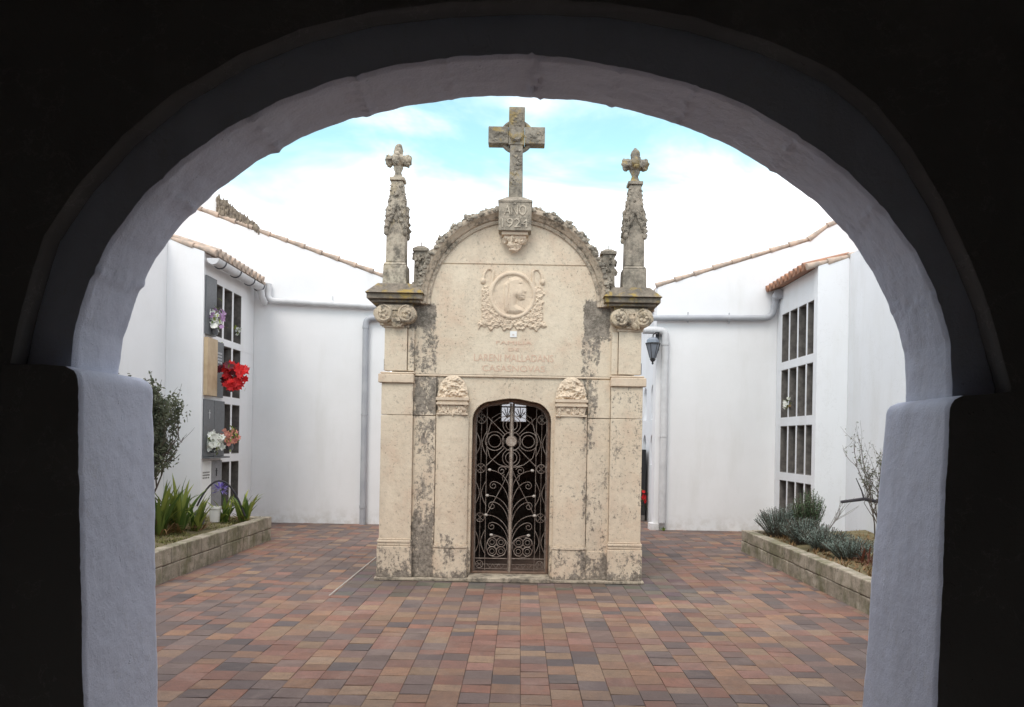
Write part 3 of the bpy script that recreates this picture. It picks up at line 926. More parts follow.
# carved relief as a height field
def relief(name, x0, x1, z0, z1, nx, nz, fn, y, mat, parent, amp_noise=.0):
    mb = MB(); idx = {}; vs = []; fs = []
    H = [[fn(x0+(x1-x0)*i/nx, z0+(z1-z0)*j/nz) for i in range(nx+1)] for j in range(nz+1)]
    for j in range(nz+1):
        for i in range(nx+1):
            x, z = x0+(x1-x0)*i/nx, z0+(z1-z0)*j/nz
            vs.append((x*S, y-max(H[j][i], 0)*S, z*S))
    def ok(i, j): return max(H[j][i], H[j][i+1], H[j+1][i], H[j+1][i+1]) > 0.02
    for j in range(nz):
        for i in range(nx):
            if ok(i, j):
                a = j*(nx+1)+i; fs.append((a, a+1, a+nx+2, a+nx+1))
    mb.add(vs, fs)
    o = mb.build(name, mat, parent, smooth=True, angle=80)
    bm = bmesh.new(); bm.from_mesh(o.data)
    bmesh.ops.delete(bm, geom=[v for v in bm.verts if not v.link_faces], context='VERTS')
    for f in bm.faces:
        f.normal_update()
        if f.normal.y > 0: f.normal_flip()
    bm.to_mesh(o.data); bm.free()
    return o
def dome(d, r, h_):        # rounded ridge of half-width r
    return h_*math.sqrt(max(0, 1-(d/r)**2)) if abs(d) < r else 0
def seg_d(x, z, pts):
    best = 1e9
    for (ax, az), (bx_, bz) in zip(pts[:-1], pts[1:]):
        vx, vz = bx_-ax, bz-az; l = vx*vx+vz*vz or 1e-9
        t = max(0, min(1, ((x-ax)*vx+(z-az)*vz)/l))
        best = min(best, math.hypot(x-ax-vx*t, z-az-vz*t))
    return best
MZ = 287.5; MCX = -1.3
def zx(pxx, pyy):    # from the enlarged view of the medallion to relief units
    return (pxx/8.83+470-512.5, -(pyy/8.83+255-294.5))
prof_pts = [zx(*p) for p in [(300,470),(290,330),(300,250),(340,200),(400,180),(440,190),(468,215),(478,262),(500,312),(486,330),(492,352),(482,385),(440,395),(412,372),(408,430),(470,465),(490,500),(400,520),(320,505)]]
def inside(x, z, poly):
    c = False; j = len(poly)-1
    for i in range(len(poly)):
        xi, zi = poly[i]; xj, zj = poly[j]
        if (zi > z) != (zj > z) and x < (xj-xi)*(z-zi)/(zj-zi)+xi: c = not c
        j = i
    return c
prof_closed = prof_pts + [prof_pts[0]]
def spiral(cx, cz, r0, r1, a0, turns, n=26):
    return [(cx+(r0+(r1-r0)*i/n)*math.cos(a0+turns*2*PI*i/n), cz+(r0+(r1-r0)*i/n)*math.sin(a0+turns*2*PI*i/n)) for i in range(n+1)]
hookL = [zx(*p) for p in [(180,290),(195,210),(200,140),(180,110),(145,120),(120,160),(112,215)]]
def med(x, z):
    h_ = 0
    rr = math.hypot(x, z*.97)
    # frame ring
    h_ = max(h_, dome(rr-21.6, 2.3, 2.6))
    h_ = max(h_, dome(rr-18.9, .9, 1.0))
    if rr < 20: h_ = max(h_, .55)
    # profile of a veiled head
    if rr < 19.5 and inside(x, z, prof_closed):
        d = seg_d(x, z, prof_closed)
        h_ = max(h_, .6 + 2.4*min(1, d/3.5)**.6)
        vx = -4.2 + .6*math.sin(z*.25)
        h_ -= .9*math.exp(-((x-vx)/.7)**2) if z > -15 else 0
        if x < vx: h_ += .25*math.sin(x*2.4)
        e = zx(445, 250); h_ -= 1.1*math.exp(-(((x-e[0])/1.8)**2+((z-e[1])/.8)**2))
        e = zx(470, 355); h_ -= .7*math.exp(-(((x-e[0])/2.0)**2+((z-e[1])/.5)**2))
        e = zx(430, 330); h_ += .8*math.exp(-(((x-e[0])/3)**2+((z-e[1])/3)**2))
    ax = abs(x)
    # hooked scrolls
    hk = [(-a, b) for a, b in hookL]
    h_ = max(h_, dome(seg_d(ax, z, hk), 1.3, 1.6))
    h_ = max(h_, dome(math.hypot(ax-30, (z-14)*.8), 2.6, 2.6))
    # leafy mass either side and garland below
    if rr > 21:
        lim = 31 + 3.5*noise.noise(Vector((z*.25, 5 if x > 0 else 9, 0))) - max(0, z-4)*.25
        bot = -34 + 1.8*math.sin(x*.42+1) + 1.2*math.sin(x*.95) + abs(x)*.02
        if ax < lim + (3 if z < -26 else 0) and z < 9 and z > bot and (ax > 20 or z < 0):
            q = Vector((x*.33, z*.33, 0)); q2 = Vector((x*.75, z*.75, 4))
            k = 1.5 + 1.1*noise.noise(q) + .9*noise.noise(q2)
            rim = min(1, (z-bot)/1.2, max(0, lim+(3 if z < -26 else 0)-ax)/1.2)
            h_ = max(h_, max(.6, k)*max(0, rim))
    return h_
o = relief('medallion', -38, 38, -39, 26, 190, 162, med, 0, m_stone2, ma)
o.location = (MCX*S, .0695, MZ*S)

def plaque():
    mb = MB(); mb.box(-3.2, 3.6, .062, .069, 245.5, 251.5)
    return mp(mb, 'number_plate', m_wmarble)
plaque()
text_mesh('78', .026, -.0*S, .0605, 247*S, .001, 'plate_number', m_ink, ma)
for i, (s_, hh, wdt, z) in enumerate((('FAMILIA', 3.6, 36, 238.2), ('DE', 3.2, 11, 231.5), ('LARENI MALLADANS', 7.6, 80, 221.0), ('CASASNOVAS', 6.6, 63, 210.8))):
    text_mesh(s_, hh*S*1.36, 1.0*S, .0685, z*S, .0016, 'inscription', m_ink, ma, width=wdt*S)

# outer pilasters with bases, imposts, volute capitals and cornice blocks
def lump_tube(mb, pts, r, amp=.3):
    for p in pts: mb.blob(p, r*random.uniform(.8, 1.2), (1,1,1), amp, 2.5, 6)

def outer_pilaster(s_):
    mb = MB()
    def bx(a, b, y0, y1, z0, z1, m=0):
        a, b = sorted((s_*a, s_*b)); mb.box(a, b, y0, y1, z0, z1)
    bx(99, 130.8, 0, .084, 41.5, 164.8); bx(99.1, 130.7, .001, .084, 165.2, 197); 
    root = mp(mb, 'pilaster', m_stone, bevel=.006)
    def sub(nm, mat, fn, **k):
        m2 = MB()
        def b2(a, b, y0, y1, z0, z1):
            a, b = sorted((s_*a, s_*b)); m2.box(a, b, y0, y1, z0, z1)
        fn(m2, b2)
        m2.v = [(x*S, y, z*S) for x, y, z in m2.v]
        return m2.build(nm, mat, root, **k)
    def base(m, b):
        b(97.5, 132.5, -.02, .083, 3, 34); b(98, 132, -.012, .083, 34.3, 37); b(97.8, 132.4, -.018, .083, 37.3, 40); b(98.4, 131.4, -.006, .083, 40.2, 41.6)
        for q in (0, 1): pass
    sub('base', m_stone, base, bevel=.007)
    def imp(m, b): b(98.4, 133.8, -.028, .083, 197.2, 206); b(98, 132, -.016, .083, 206.2, 208)
    sub('impost', m_stone2, imp, bevel=.012, bseg=3)
    def shaft(m, b):
        b(106, 128.5, .005, .069, 209.3, 252); b(99, 105.4, .03, .069, 209.3, 252)
        b(104.5, 130, -.004, .069, 252.3, 255)
    sub('upper_shaft', m_stone, shaft, bevel=.005)
    # cornice block
    def cor(m, b):
        b(93, 141, -.09, .50, 276.3, 279); b(90, 145, -.13, .50, 279.3, 284.5)
        m.frustum(s_*117.5, .16, 284.8, 296, 29, .32, 18, .20)
        b(100, 134, -.045, .40, 273, 276)
    # frustum half sizes: x in units, y in metres
    sub('cornice', m_cap, cor, bevel=.006)
    # volute capital
    m3 = MB()
    zc = 265.0
    for q in (-1, 1):
        cx = s_*117.5 + q*11.5
        n = 22; sd = random.random()*50; rings = []
        for yy_, k_ in ((.068, .9), (-.05, .98), (-.075, .93), (-.088, .78), (-.09, .5), (-.088, .01)):
            rings.append([((cx+10.2*k_*(1+.10*noise.noise(Vector((2*math.cos(2*PI*i/n)+sd, 2*math.sin(2*PI*i/n), yy_*9))))*math.cos(2*PI*i/n))*S, yy_+.012*noise.noise(Vector((i*.7, sd, k_*4))), (zc+9.6*k_*(1+.10*noise.noise(Vector((2*math.cos(2*PI*i/n)+sd, 2*math.sin(2*PI*i/n), yy_*9))))*math.sin(2*PI*i/n))*S) for i in range(n)])
        m3.add([p for g_ in rings for p in g_], [(j*n+i, j*n+(i+1) % n, (j+1)*n+(i+1) % n, (j+1)*n+i) for j in range(len(rings)-1) for i in range(n)])
        sp = spiral(cx, zc, 8.4, 4.6, PI/2, 1.0*q, 20)
        m3.tube([(x*S, -.086, z*S) for x, z in sp], .012, 6)
        for k_ in range(5):
            a_ = 2*PI*k_/5; m3.blob(((cx+3*math.cos(a_))*S, -.092, (zc+3*math.sin(a_))*S), .022, (1,.7,1), .3, 3, 6)
    m3.blob((s_*117.5*S, -.035, 263*S), .07, (.8,.6,1.1), .4, 3, 9)
    m3.box((s_*117.5-14)*S, (s_*117.5+14)*S, -.07, .067, 269*S, 274*S)
    for i in range(16):
        x = s_*117.5 + random.uniform(-15, 15)
        m3.blob((x*S, -.05+random.uniform(-.02,.03), (256+random.uniform(0, 7))*S), random.uniform(.02,.038), (1,.8,1.3), .5, 3, 6)
    m3.box((s_*117.5-13)*S, (s_*117.5+13)*S, -.03, .067, 254.9*S, 262*S)
    m3.build('capital', m_vol, root, smooth=True, angle=45)
    return root
outer_pilaster(-1); outer_pilaster(1)

# recessed strips between the pilasters: course joints cut as separate blocks
def strip(s_):
    mb = MB()
    prev = 3.3
    for z in (165, 204):
        a, b = sorted((s_*76.5, s_*98.8)); mb.box(a, b, .05, .084, prev, z-.4); prev = z+.4
    a, b = sorted((s_*76.2, s_*98.9)); mb.box(a, b, .040, .0842, 3.2, 31)
    return mp(mb, 'recessed_strip', m_stone, bevel=.003)
strip(-1); strip(1)

def inner_pilaster(s_):
    mb = MB(); c = s_*59.5; hw = 16.2
    def bow(z0, z1, hw, y0, bulge, n=10):
        pts = [(c-hw, .084), (c-hw, y0+.02)]
        vs_o = [(c - hw + 2*hw*i/n, y0 + .02 - (bulge+.02)*math.sin(PI*i/n)**.5) for i in range(n+1)]
        loop = [(c-hw, .084)] + vs_o + [(c+hw, .084)]
        k = len(loop)
        vs = [(x, y, z0) for x, y in loop] + [(x, y, z1) for x, y in loop]
        fs = [tuple(range(k)), tuple(range(2*k-1, k-1, -1))] + [(i, (i+1) % k, k+(i+1) % k, k+i) for i in range(k)]
        mb.add(vs, fs)
    bow(37, 166, hw, .02, .025)
    root = mp(mb, 'inner_pilaster', m_stone, smooth=True, angle=35)
    mb = MB(); bow(3.4, 33.2, hw+.6, .005, .03); bow(33.5, 35, hw+1.0, -.005, .03); bow(35.2, 36.8, hw+.3, .01, .03)
    mb.v = [(x*S, y, z*S) for x, y, z in mb.v]; mb.build('base', m_stone, root, smooth=True, angle=35)
    mb = MB()
    mb.box(c-15.5, c+15.5, -.015, .084, 166.3, 168)
    mb.frustum(c, .045, 168.2, 176, 13.5, .045, 15, .055)
    mb.box(c-16, c+16, -.035, .084, 176.2, 178.4); mb.box(c-15, c+15, -.015, .084, 178.5, 180.4); mb.box(c-16.4, c+16.4, -.03, .084, 180.6, 183.5)
    mb.v = [(x*S, y, z*S) for x, y, z in mb.v]
    for i in range(22):
        mb.blob(((c+random.uniform(-13.5, 13.5))*S, -.008, (random.uniform(168, 176))*S), random.uniform(.012,.024), (1,.7,1.4), .5, 3, 5)
    mb.build('capital', m_stone2, root, smooth=True, angle=35)
    def shell(x, z):
        r = math.hypot(x/15.5, z/22.5)
        if r > 1 or z < -.1: return 0
        q = Vector((x*.18+s_*7, z*.18, 0)); q2 = Vector((x*.5, z*.5, s_*3))
        b_ = 6.5*math.sqrt(max(0, 1-r*r))
        return b_*.7 + (.5+b_*.25)*(1.3*noise.noise(q)*1.6 + 1.1*noise.noise(q2)) + .6*math.sin(math.atan2(x, z+3)*14)*min(1, b_/3)
    rl = relief('shell_carving', -17, 17, -.2, 22.2, 80, 60, shell, 0, m_stone2, root)
    rl.location = (c*S, .06, 183.6*S)
    return root
inner_pilaster(-1); inner_pilaster(1)

# arch moulding over the tympanum
def arc_prof(r, y, n=60, a0=0, a1=PI):
    return [(r*math.cos(a0+(a1-a0)*i/n), 277 + r*math.sin(a0+(a1-a0)*i/n)) for i in range(n+1)]
def arc_ring(mb, prof, n=64):
    """prof: list of (r units, y m), swept round the half circle"""
    k = len(prof); vs = []
    for i in range(n+1):
        a = PI*i/n
        for r, y in prof: vs.append((r*math.cos(a)*S, y, (277+r*math.sin(a))*S))
    fs = [(i*k+j, i*k+(j+1) % k, (i+1)*k+(j+1) % k, (i+1)*k+j) for i in range(n) for j in range(k)]
    fs += [tuple(range(k)), tuple(n*k+q for q in range(k))]
    mb.add(vs, fs)
mb = MB()
arc_ring(mb, [(84,.069),(84,.05),(86,.04),(87.5,.045),(88,.02),(91,-.01),(92.5,-.045),(94.5,-.055),(96.5,-.055),(96.5,.42),(95.2,.42),(95.2,.069)])
am = mb.build('arch_moulding', stone('arch_stone', (.60,.50,.39), (.46,.39,.30), (), .8, None, .1, .1), ma, smooth=True, angle=30)
mb = MB()
for i in range(120):
    a = PI*(i+.5)/120
    if abs(a-PI/2) < .19: continue
    rr = 96.5 + 1.4*math.sin(i*.9)
    mb.blob((rr*math.cos(a)*S, -.02+random.uniform(-.03,.05), (277+rr*math.sin(a))*S), random.uniform(.020,.038), (1.1,.9,.9), .6, 3, 6)
    if random.random() < .45:
        rr = 95
        mb.blob((rr*math.cos(a)*S, -.065, (277+rr*math.sin(a))*S), random.uniform(.015,.03), (1.2,.6,.8), .6, 3, 5)
mb.build('leaf_carving', m_grey, am, smooth=True, angle=60)

m_let = stone('letter_stone', (.52,.46,.37), (.40,.35,.28), (), .8, None, .25)
# dated block under the cross and its corbel
mb = MB()
mb.box(-16.2, 16.2, -.11, .40, 349, 378); mb.frustum(0, .145, 379.1, 385, 16.5, .25, 9, .14); mb.box(-17, 17, -.118, .405, 376.6, 379)
kb = mp(mb, 'date_block', m_grey, bevel=.006)
text_mesh('AÑO', 10.5*S*1.35, 0, -.112, 364.2*S, .007, 'date_lettering', m_let, kb, width=22*S)
text_mesh('1924', 9.5*S*1.35, 0, -.112, 352*S, .007, 'date_lettering', m_let, kb, width=26*S)
mb = MB()
mb.box(-13, 13, -.07, .07, 345.8, 348.8); mb.box(-11, 11, -.04, .07, 342.6, 345.6)
mb.v = [(x*S, y, z*S) for x, y, z in mb.v]
for i in range(26):
    z = random.uniform(333, 343); ww = (z-331)
    mb.blob((random.uniform(-ww, ww)*.9*S, .01-.05*random.random()*(z-331)/12, z*S), random.uniform(.022,.038), (1,1,1.2), .5, 3, 6)
mb.build('corbel', m_stone2, ma, smooth=True, angle=40)

# cross
mb = MB()
mb.frustum(0, .13, 385, 439, 7.2, .075, 6.4, .07)
mb.box(-8, 8, .055, .205, 439.2, 477.5)
mb.box(-28.5, -8.2, .055, .205, 440.5, 457.5); mb.box(8.2, 28.5, .055, .205, 440.5, 457.5)
cr = mp(mb, 'cross', m_cross, bevel=.008)
m2 = MB()
cc = 449.5
ring = [(15.2*math.cos(2*PI*i/36), cc+15.2*math.sin(2*PI*i/36)) for i in range(36)]
m2.tube([(x*S, .13, z*S) for x, z in ring], .028, 8, closed=True)
disc = [(6.2*math.cos(2*PI*i/20)*S, (cc+6.2*math.sin(2*PI*i/20))*S) for i in range(20)]
m2.prism(disc, .022, .054)
m2.tube([(6.4*math.cos(2*PI*i/24)*S, .045, (cc+6.4*math.sin(2*PI*i/24))*S) for i in range(24)], .012, 6, closed=True)
for i in range(60):
    t_ = random.choice((0, 1, 2, 3))
    if t_ < 2: x, z = random.uniform(9, 26)*(1 if t_ else -1), cc-1+random.uniform(-5, 5)
    elif t_ == 2: x, z = random.uniform(-5, 5), random.uniform(457, 471)
    else: x, z = random.uniform(-4, 4), random.uniform(395, 436)
    m2.blob((x*S, .056, z*S), random.uniform(.012,.022), (1.2,.5,1), .5, 3, 5)
m2.build('cross_ring', m_cross, cr, smooth=True, angle=50)

# pinnacles
def pinnacle(s_):
    cx, cy = s_*120.5, .16
    cx += .5
    mb = MB()
    def fr(z0, z1, h0, h1):
        mb.frustum(cx*S, cy, z0*S, z1*S, h0*S, h0*S, h1*S, h1*S)
    fr(296.2, 316, 12, 11.6); fr(316.3, 319, 11.6, 9.8); fr(319.2, 372, 9.6, 9.3)
    fr(372.2, 402, 8.6, 5.8); fr(402.3, 405.5, 7.6, 7.6); 
    root = mb.build('pinnacle', m_grey if s_ > 0 else m_fin, ma, bevel=.006)
    # pointed gablets with crockets on the four faces
    m2 = MB()
    for face in range(4):
        c_, s2 = [(1,0),(0,1),(-1,0),(0,-1)][face]
        def loc(a, b, z):   # a across, b outward
            return ((cx*S + (a*c_ - b*s2)), cy + (a*s2 + b*c_)*-1 if False else cy + (a*s2) + (b*c_)*-1, z)
        for sg in (-1, 1):
            p0 = loc(sg*9.6*S, 9.6*S, 352*S); p1 = loc(0, 9.6*S, 377*S)
            m2.tube([p0, ((p0[0]+p1[0])/2, (p0[1]+p1[1])/2, (p0[2]+p1[2])/2-.015), p1], [.018,.022,.02], 6)
            for q in range(4):
                t_ = (q+.4)/4
                m2.blob(tuple(p0[i]+(p1[i]-p0[i])*t_ for i in range(3)), .03, (1,1,1), .6, 3, 6)
            m2.blob((p0[0], p0[1], p0[2]-.03), .025, (1,1,1.6), .5, 3, 6)
    for ix in (-1, 1):
        for iy in (-1, 1):
            for q in range(7):
                z = 366 + q*5.2; hh = 7.9 - q*.5
                m2.blob((cx*S+ix*hh*S, cy+iy*hh*S, z*S), .028*random.uniform(.8, 1.15)*(1-q*.04), (1,1,1.1), .6, 3, 6)
    for q in range(26):
        z = random.uniform(362, 397); ang = random.uniform(0, 2*PI); rr = (8.2-(z-360)*.06)*S
        m2.blob((cx*S+rr*math.cos(ang), cy+rr*math.sin(ang), z*S), random.uniform(.02,.034), (1,1,1.2), .6, 3, 6)
    m2.build('gablet_carving', m_grey, root, smooth=True, angle=60)
    m3 = MB()
    m3.lathe([(7.6*S,405.6*S),(4.6*S,408*S),(3.2*S,412*S),(5.2*S,416.5*S),(4.2*S,418*S),(3.2*S,424*S)], cx*S, cy, 10)
    for ang in range(4):
        a = ang*PI/2
        m3.blob((cx*S+8.2*S*math.cos(a), cy+8.2*S*math.sin(a), 424*S), 5.4*S, (1,1,.95), .35, 2.5, 8)
        m3.blob((cx*S+10.3*S*math.cos(a), cy+10.3*S*math.sin(a), 427*S), 3.0*S, (1,1,1), .4, 2.5, 6)
        m3.blob((cx*S+9.3*S*math.cos(a), cy+9.3*S*math.sin(a), 420*S), 2.8*S, (1,1,1), .4, 2.5, 6)
    m3.blob((cx*S, cy, 424*S), 8*S, (1,1,.9), .2, 2, 8)
    m3.blob((cx*S, cy, 434*S), 5*S, (.95,.95,1.35), .15, 2, 10)
    m3.build('finial', m_fin if s_ < 0 else m_cross, root, smooth=True, angle=60)
    return root
pinnacle(-1); pinnacle(1)
def small_pinnacle(s_):
    cx, cy = s_*95.5, .20
    mb = MB()
    def fr(z0, z1, h0, h1): mb.frustum(cx*S, cy, z0*S, z1*S, h0*S, h0*S, h1*S, h1*S)
    fr(277, 300, 7.5, 7); fr(300.2, 332, 6.6, 6); fr(332.2, 335, 8, 8); fr(335.2, 338, 7.2, 3.4)
    mb.tube([(cx*S, cy, 338*S), (cx*S, cy, 342.5*S)], .006, 5)
    for q in range(30):
        z = random.uniform(296, 330); a = random.uniform(0, 2*PI)
        mb.blob(((cx+6.8*math.cos(a))*S, cy+6.8*S*math.sin(a), z*S), random.uniform(.018,.032), (1,1,1.3), .6, 3, 6)
    return mb.build('small_pinnacle', m_grey, ma, smooth=True, angle=40)
small_pinnacle(-1); small_pinnacle(1)

# gate: fixed frame, two leaves of wrought scrolls
GY = .24
m_ball = simple('pale_iron', (.5,.46,.42), (.4,.36,.32), 20, .6)
gin = gate_outline(38.4, 182, 18.5, 7, 3)
mb = MB(); mb.tube([(x*S, GY, (z if z > 0 else 5)*S) for x, z in gin], .02, 8); mb.tube([(-38.4*S, GY, 5.6*S), (38.4*S, GY, 5.6*S)], .018, 8)
gate = mb.build('gate_frame', simple('rusty_frame', (.20,.13,.09), (.12,.08,.06), 15, .7), ma, smooth=True, angle=40)
mb = MB(); gs = [(x*S, z*S) for x, z in gate_outline(40.2, 181.2, 20, 7, 3)]
def circ(cx, cz, r, n=18, a0=0, a1=2*PI): return [(cx+r*math.cos(a0+(a1-a0)*i/n), cz+r*math.sin(a0+(a1-a0)*i/n)) for i in range(n)]
def leaf(s_):
    root = None
    r = .0062
    top = lambda x: (176 - 3*0) if abs(x) < 20 else 158+math.sqrt(max(0, 18**2-(abs(x)-19.5)**2))
    f = []
    # border bar following the arched head
    border = [(36.4, 6)] + [(x, z) for x, z in reversed(gate_outline(36.4, 179.6, 17, 7, 2)) if x > 0 and z > 0] + [(1.2, 179.4), (1.2, 6)]
    f.append((border, GY, .0125, True))
    root = wire([([(s_*x, z) for x, z in p], y, rr*.9, c) for p, y, rr, c in f], 'gate_leaf', m_iron, ma, n=6)
    B = []
    def a(pts, rr=r, cl=False, y=GY): B.append(([(s_*x, z) for x, z in pts], y, rr*.82, cl))
    a([(25.4, 6), (25.4, 177)], .0055); a([(31, 20), (31, 172)], .004)
    a([(1, 20), (36, 20)], .008); a([(1, 14), (36, 14)], .004); a([(1, 9.5), (36, 9.5)], .004)
    for z in (163, 112.5, 62):
        a(circ(31, z, 4.6), .0055, True)
        for q in (45, 135):
            c_, d_ = math.cos(R(q))*4.5, math.sin(R(q))*4.5; a([(31-c_, z-d_), (31+c_, z+d_)], .005)
    a(circ(31, 14, 3.8), .005, True); a([(28, 11), (34, 17)], .005); a([(34, 11), (28, 17)], .005)
    for z in (138, 87, 37):
        for q in (-1, 1): a([(31+q*(1+4.4*(abs(t)/12)**1.6), z+t) for t in range(-13, 14, 2)], .006)
    for x in (8, 14, 20): a([(x-3, 14.5), (x, 10), (x+3, 14.5)], .004)
    # rosette round the lock
    zc = 140.5
    a([(5.4*math.cos(t), zc+5.4*math.sin(t)) for t in [PI/2-PI*i/14 for i in range(15)]], .011)
    a([(9.6*math.cos(t), zc+9.6*math.sin(t)) for t in [PI/2-PI*i/16 for i in range(17)]], .007)
    for rr in (9.6, 6.3): a(circ(17.3, zc, rr, 24), .0062, True)
    for q in (-1, 1):
        for rr in (9.0, 5.8):
            a([(rr*math.cos(t), zc+q*17+rr*math.sin(t)) for t in [PI/2-PI*i/14 for i in range(15)]], .0062)
        a([(6.8, zc+q*6.8), (25, zc+q*25)], .0062)
        a([(25, zc+q*6), (22, zc+q*17), (13, zc+q*24), (1.5, zc+q*27)], .0055)
        a([(25.3, zc+q*3), (20, zc+q*24), (10, zc+q*30)], .005) if q > 0 else None
    # scroll under the rosette
    sp = spiral(9.5, 110, 4.8, 1, PI*.9, -1.4, 22); a(sp, .006)
    a([(1, 113.5), (5, 114.2), (9.5, 114.5)], .006)
    a(spiral(4, 103, 4.8, 4.4, -.6, .25, 6), .005)
    # sprays fanning out from the meeting bar, with balls and curls at their tips
    def spray(z0, z1, x1, curl):
        pts = []
        for i in range(13):
            t = i/12*PI/2
            pts.append((1+(x1-1)*(1-math.cos(t)), z0+(z1-z0)*math.sin(t)))
        if curl:
            sc = spiral(x1-.2, z1-4.2, 4.2, 1.0, PI/2, -1.25, 16); pts += sc
        a(pts, .0058)
        return pts[-1]
    balls = []
    spray(88, 110.5, 22, False); balls.append((22, 110.8))
    spray(70, 99, 18, True)
    spray(62, 84.5, 23, False); balls.append((24, 84.5))
    spray(50, 78, 19, True)
    spray(40, 64.5, 24, False); balls.append((25, 64.5))
    spray(30, 57, 19, True)
    spray(30, 44, 18, False); balls.append((19, 44))
    a([(1, 112), (10, 92), (25, 64)], .006)
    # quatrefoil
    qx, qz = 13.6, 32
    a(circ(qx, qz, 10.6, 26), .0055, True)
    for ax_ in (-1, 1):
        for az_ in (-1, 1):
            a(circ(qx+ax_*4.6, qz+az_*4.6, 4.6, 16), .0075, True); a(circ(qx+ax_*4.6, qz+az_*4.6, 2.4, 12), .005, True)
    a(circ(qx, qz, 1.8, 10), .006, True)
    wire(B, 'scrollwork', m_iron, root, n=5)
    for x, z in balls:
        mb = MB(); mb.blob((s_*x*S, GY, z*S), .017, (1.3,1,1), .05, 1, 7)
        mb.build('ball_tip', m_ball, root, smooth=True)
    return root
leaf(-1); leaf(1)
mb = MB()
n = 24; mb.prism([(5.2*S*math.cos(2*PI*i/n), 140.5*S+5.2*S*math.sin(2*PI*i/n)) for i in range(n)], GY-.03, GY-.012)
mb.tube([(0, GY-.012, 6*S), (0, GY-.012, 176*S)], .013, 6)
mb.build('meeting_bar', simple('worn_iron', (.42,.36,.30), (.28,.22,.18), 20, .6, metallic=.2), gate, smooth=True, angle=40)

# little iron hooks on the flanks
for s_ in (-1, 1):
    mb = MB(); x = s_*127*S; mb.tube([(x, .15, 211*S), (x+s_*.035, .15, 211*S), (x+s_*.035, .15, 222*S)], .011, 6)
    mb.build('iron_hook', m_iron_dark, ma)

# ------------------------------------------------------------------ planters
def planter(label, xf, xw, y0, y1, h_, side, ybreak):
    t = empty('planter', (xf, y1, 0)); tag(t, label, 'planter')
    mb = MB()
    def blk(a, b, c, d_, e, f_):
        # worn block with noisy corners
        k = .006
        xs = sorted((a, b)); 
        nx_, nz_ = 2, 2
        j = lambda: random.uniform(-k, k)
        vs = [(xs[0]+j(), c, e), (xs[1]+j(), c, e), (xs[1]+j(), d_, e), (xs[0]+j(), d_, e), (xs[0]+j(), c, f_+j()), (xs[1]+j(), c, f_+j()), (xs[1]+j(), d_, f_+j()), (xs[0]+j(), d_, f_+j())]
        mb.add([(x-xf, y-y1, z) for x, y, z in vs], [(0,3,2,1),(4,5,6,7),(0,1,5,4),(1,2,6,5),(2,3,7,6),(3,0,4,7)])
    rows_ = [(-.01, h_*.5-.004), (h_*.5+.002, h_)]
    for ri, (z0, z1) in enumerate(rows_):
        y = y1
        off = .2 if ri else 0
        first = True
        while y > y0:
            l_ = .40 if not (first and ri) else .2
            blk(xf, xf+side*.15, y-l_+.005, y-.003, z0, z1); y -= l_; first = False
    # far end return
    x = xf+side*.155
    while abs(x) < abs(xw)-.02:
        x2 = x+side*min(.4, abs(xw-x)-.001); blk(x, x2-side*.004, y1-.15, y1, -.01, rows_[0][1]); blk(x, x2-side*.004, y1-.15, y1-.001, rows_[1][0], rows_[1][1]); x = x2
    mb.build('block_wall', m_block, t, bevel=.012, bseg=2)
    mb = MB(); a, b = sorted((xf+side*.01-xf, xf+side*.14-xf)); mb.box(a, b, y0-y1, -.02, 0, h_-.012); mb.build('mortar', m_grout, t)
    mb = MB(); nx_, ny_ = 14, 90; vs = []
    for i in range(ny_+1):
        for j in range(nx_+1):
            x = xf+side*.14 + (xw-xf-side*.14)*j/nx_; y = y0+(y1-.13-y0)*i/ny_
            z = h_-.05 + .09*j/nx_ + .03*noise.noise(Vector((x*3, y*3, 0))) + .012*noise.noise(Vector((x*14, y*14, 0)))
            vs.append((x-xf, y-y1, z))
    mb.add(vs, [(i*(nx_+1)+j, i*(nx_+1)+j+1, (i+1)*(nx_+1)+j+1, (i+1)*(nx_+1)+j) for i in range(ny_) for j in range(nx_)])
    mb.build('soil', m_soil, t, smooth=True, angle=80)
    return t
planter('low mossy block planter along the left wall', -3.80, -5.47, 3.0, 11.85, .36, -1, 0)
planter('low grey block planter along the right wall', 3.33, 5.12, 3.0, 11.5, .32, 1, 0)

def cover(name, label, side, xf, xw, y0, y1, z, n, mat, size=.03):
    mb = MB()
    for i in range(n):
        x = random.uniform(*sorted((xf, xw))); y = random.uniform(y0, y1)
        if noise.noise(Vector((x*2.3, y*2.3, 7))) < -.15: continue
        zz = z + .05*abs(x-xf)/abs(xw-xf)
        for k in range(3):
            a = random.uniform(0, 2*PI); l_ = size*random.uniform(.5, 1.4); w_ = l_*.22
            dx, dy = math.cos(a)*l_, math.sin(a)*l_
            mb.add([(x-dy*.22, y+dx*.22, zz), (x+dy*.22, y-dx*.22, zz), (x+dx, y+dy, zz+l_*random.uniform(.3, 1.3))], [(0, 1, 2)])
    o = mb.build(name, mat); tag(o, label, 'ground cover', kind='stuff'); return o
cover('moss', 'yellow green moss and weeds on the left bed', -1, -3.98, -5.3, 6.5, 11.7, .315, 5200, m_moss_green)
cover('leaf_litter', 'brown fallen leaves on the right bed', 1, 3.5, 5.0, 6.5, 11.3, .275, 1600, m_leaf_dry, .045)

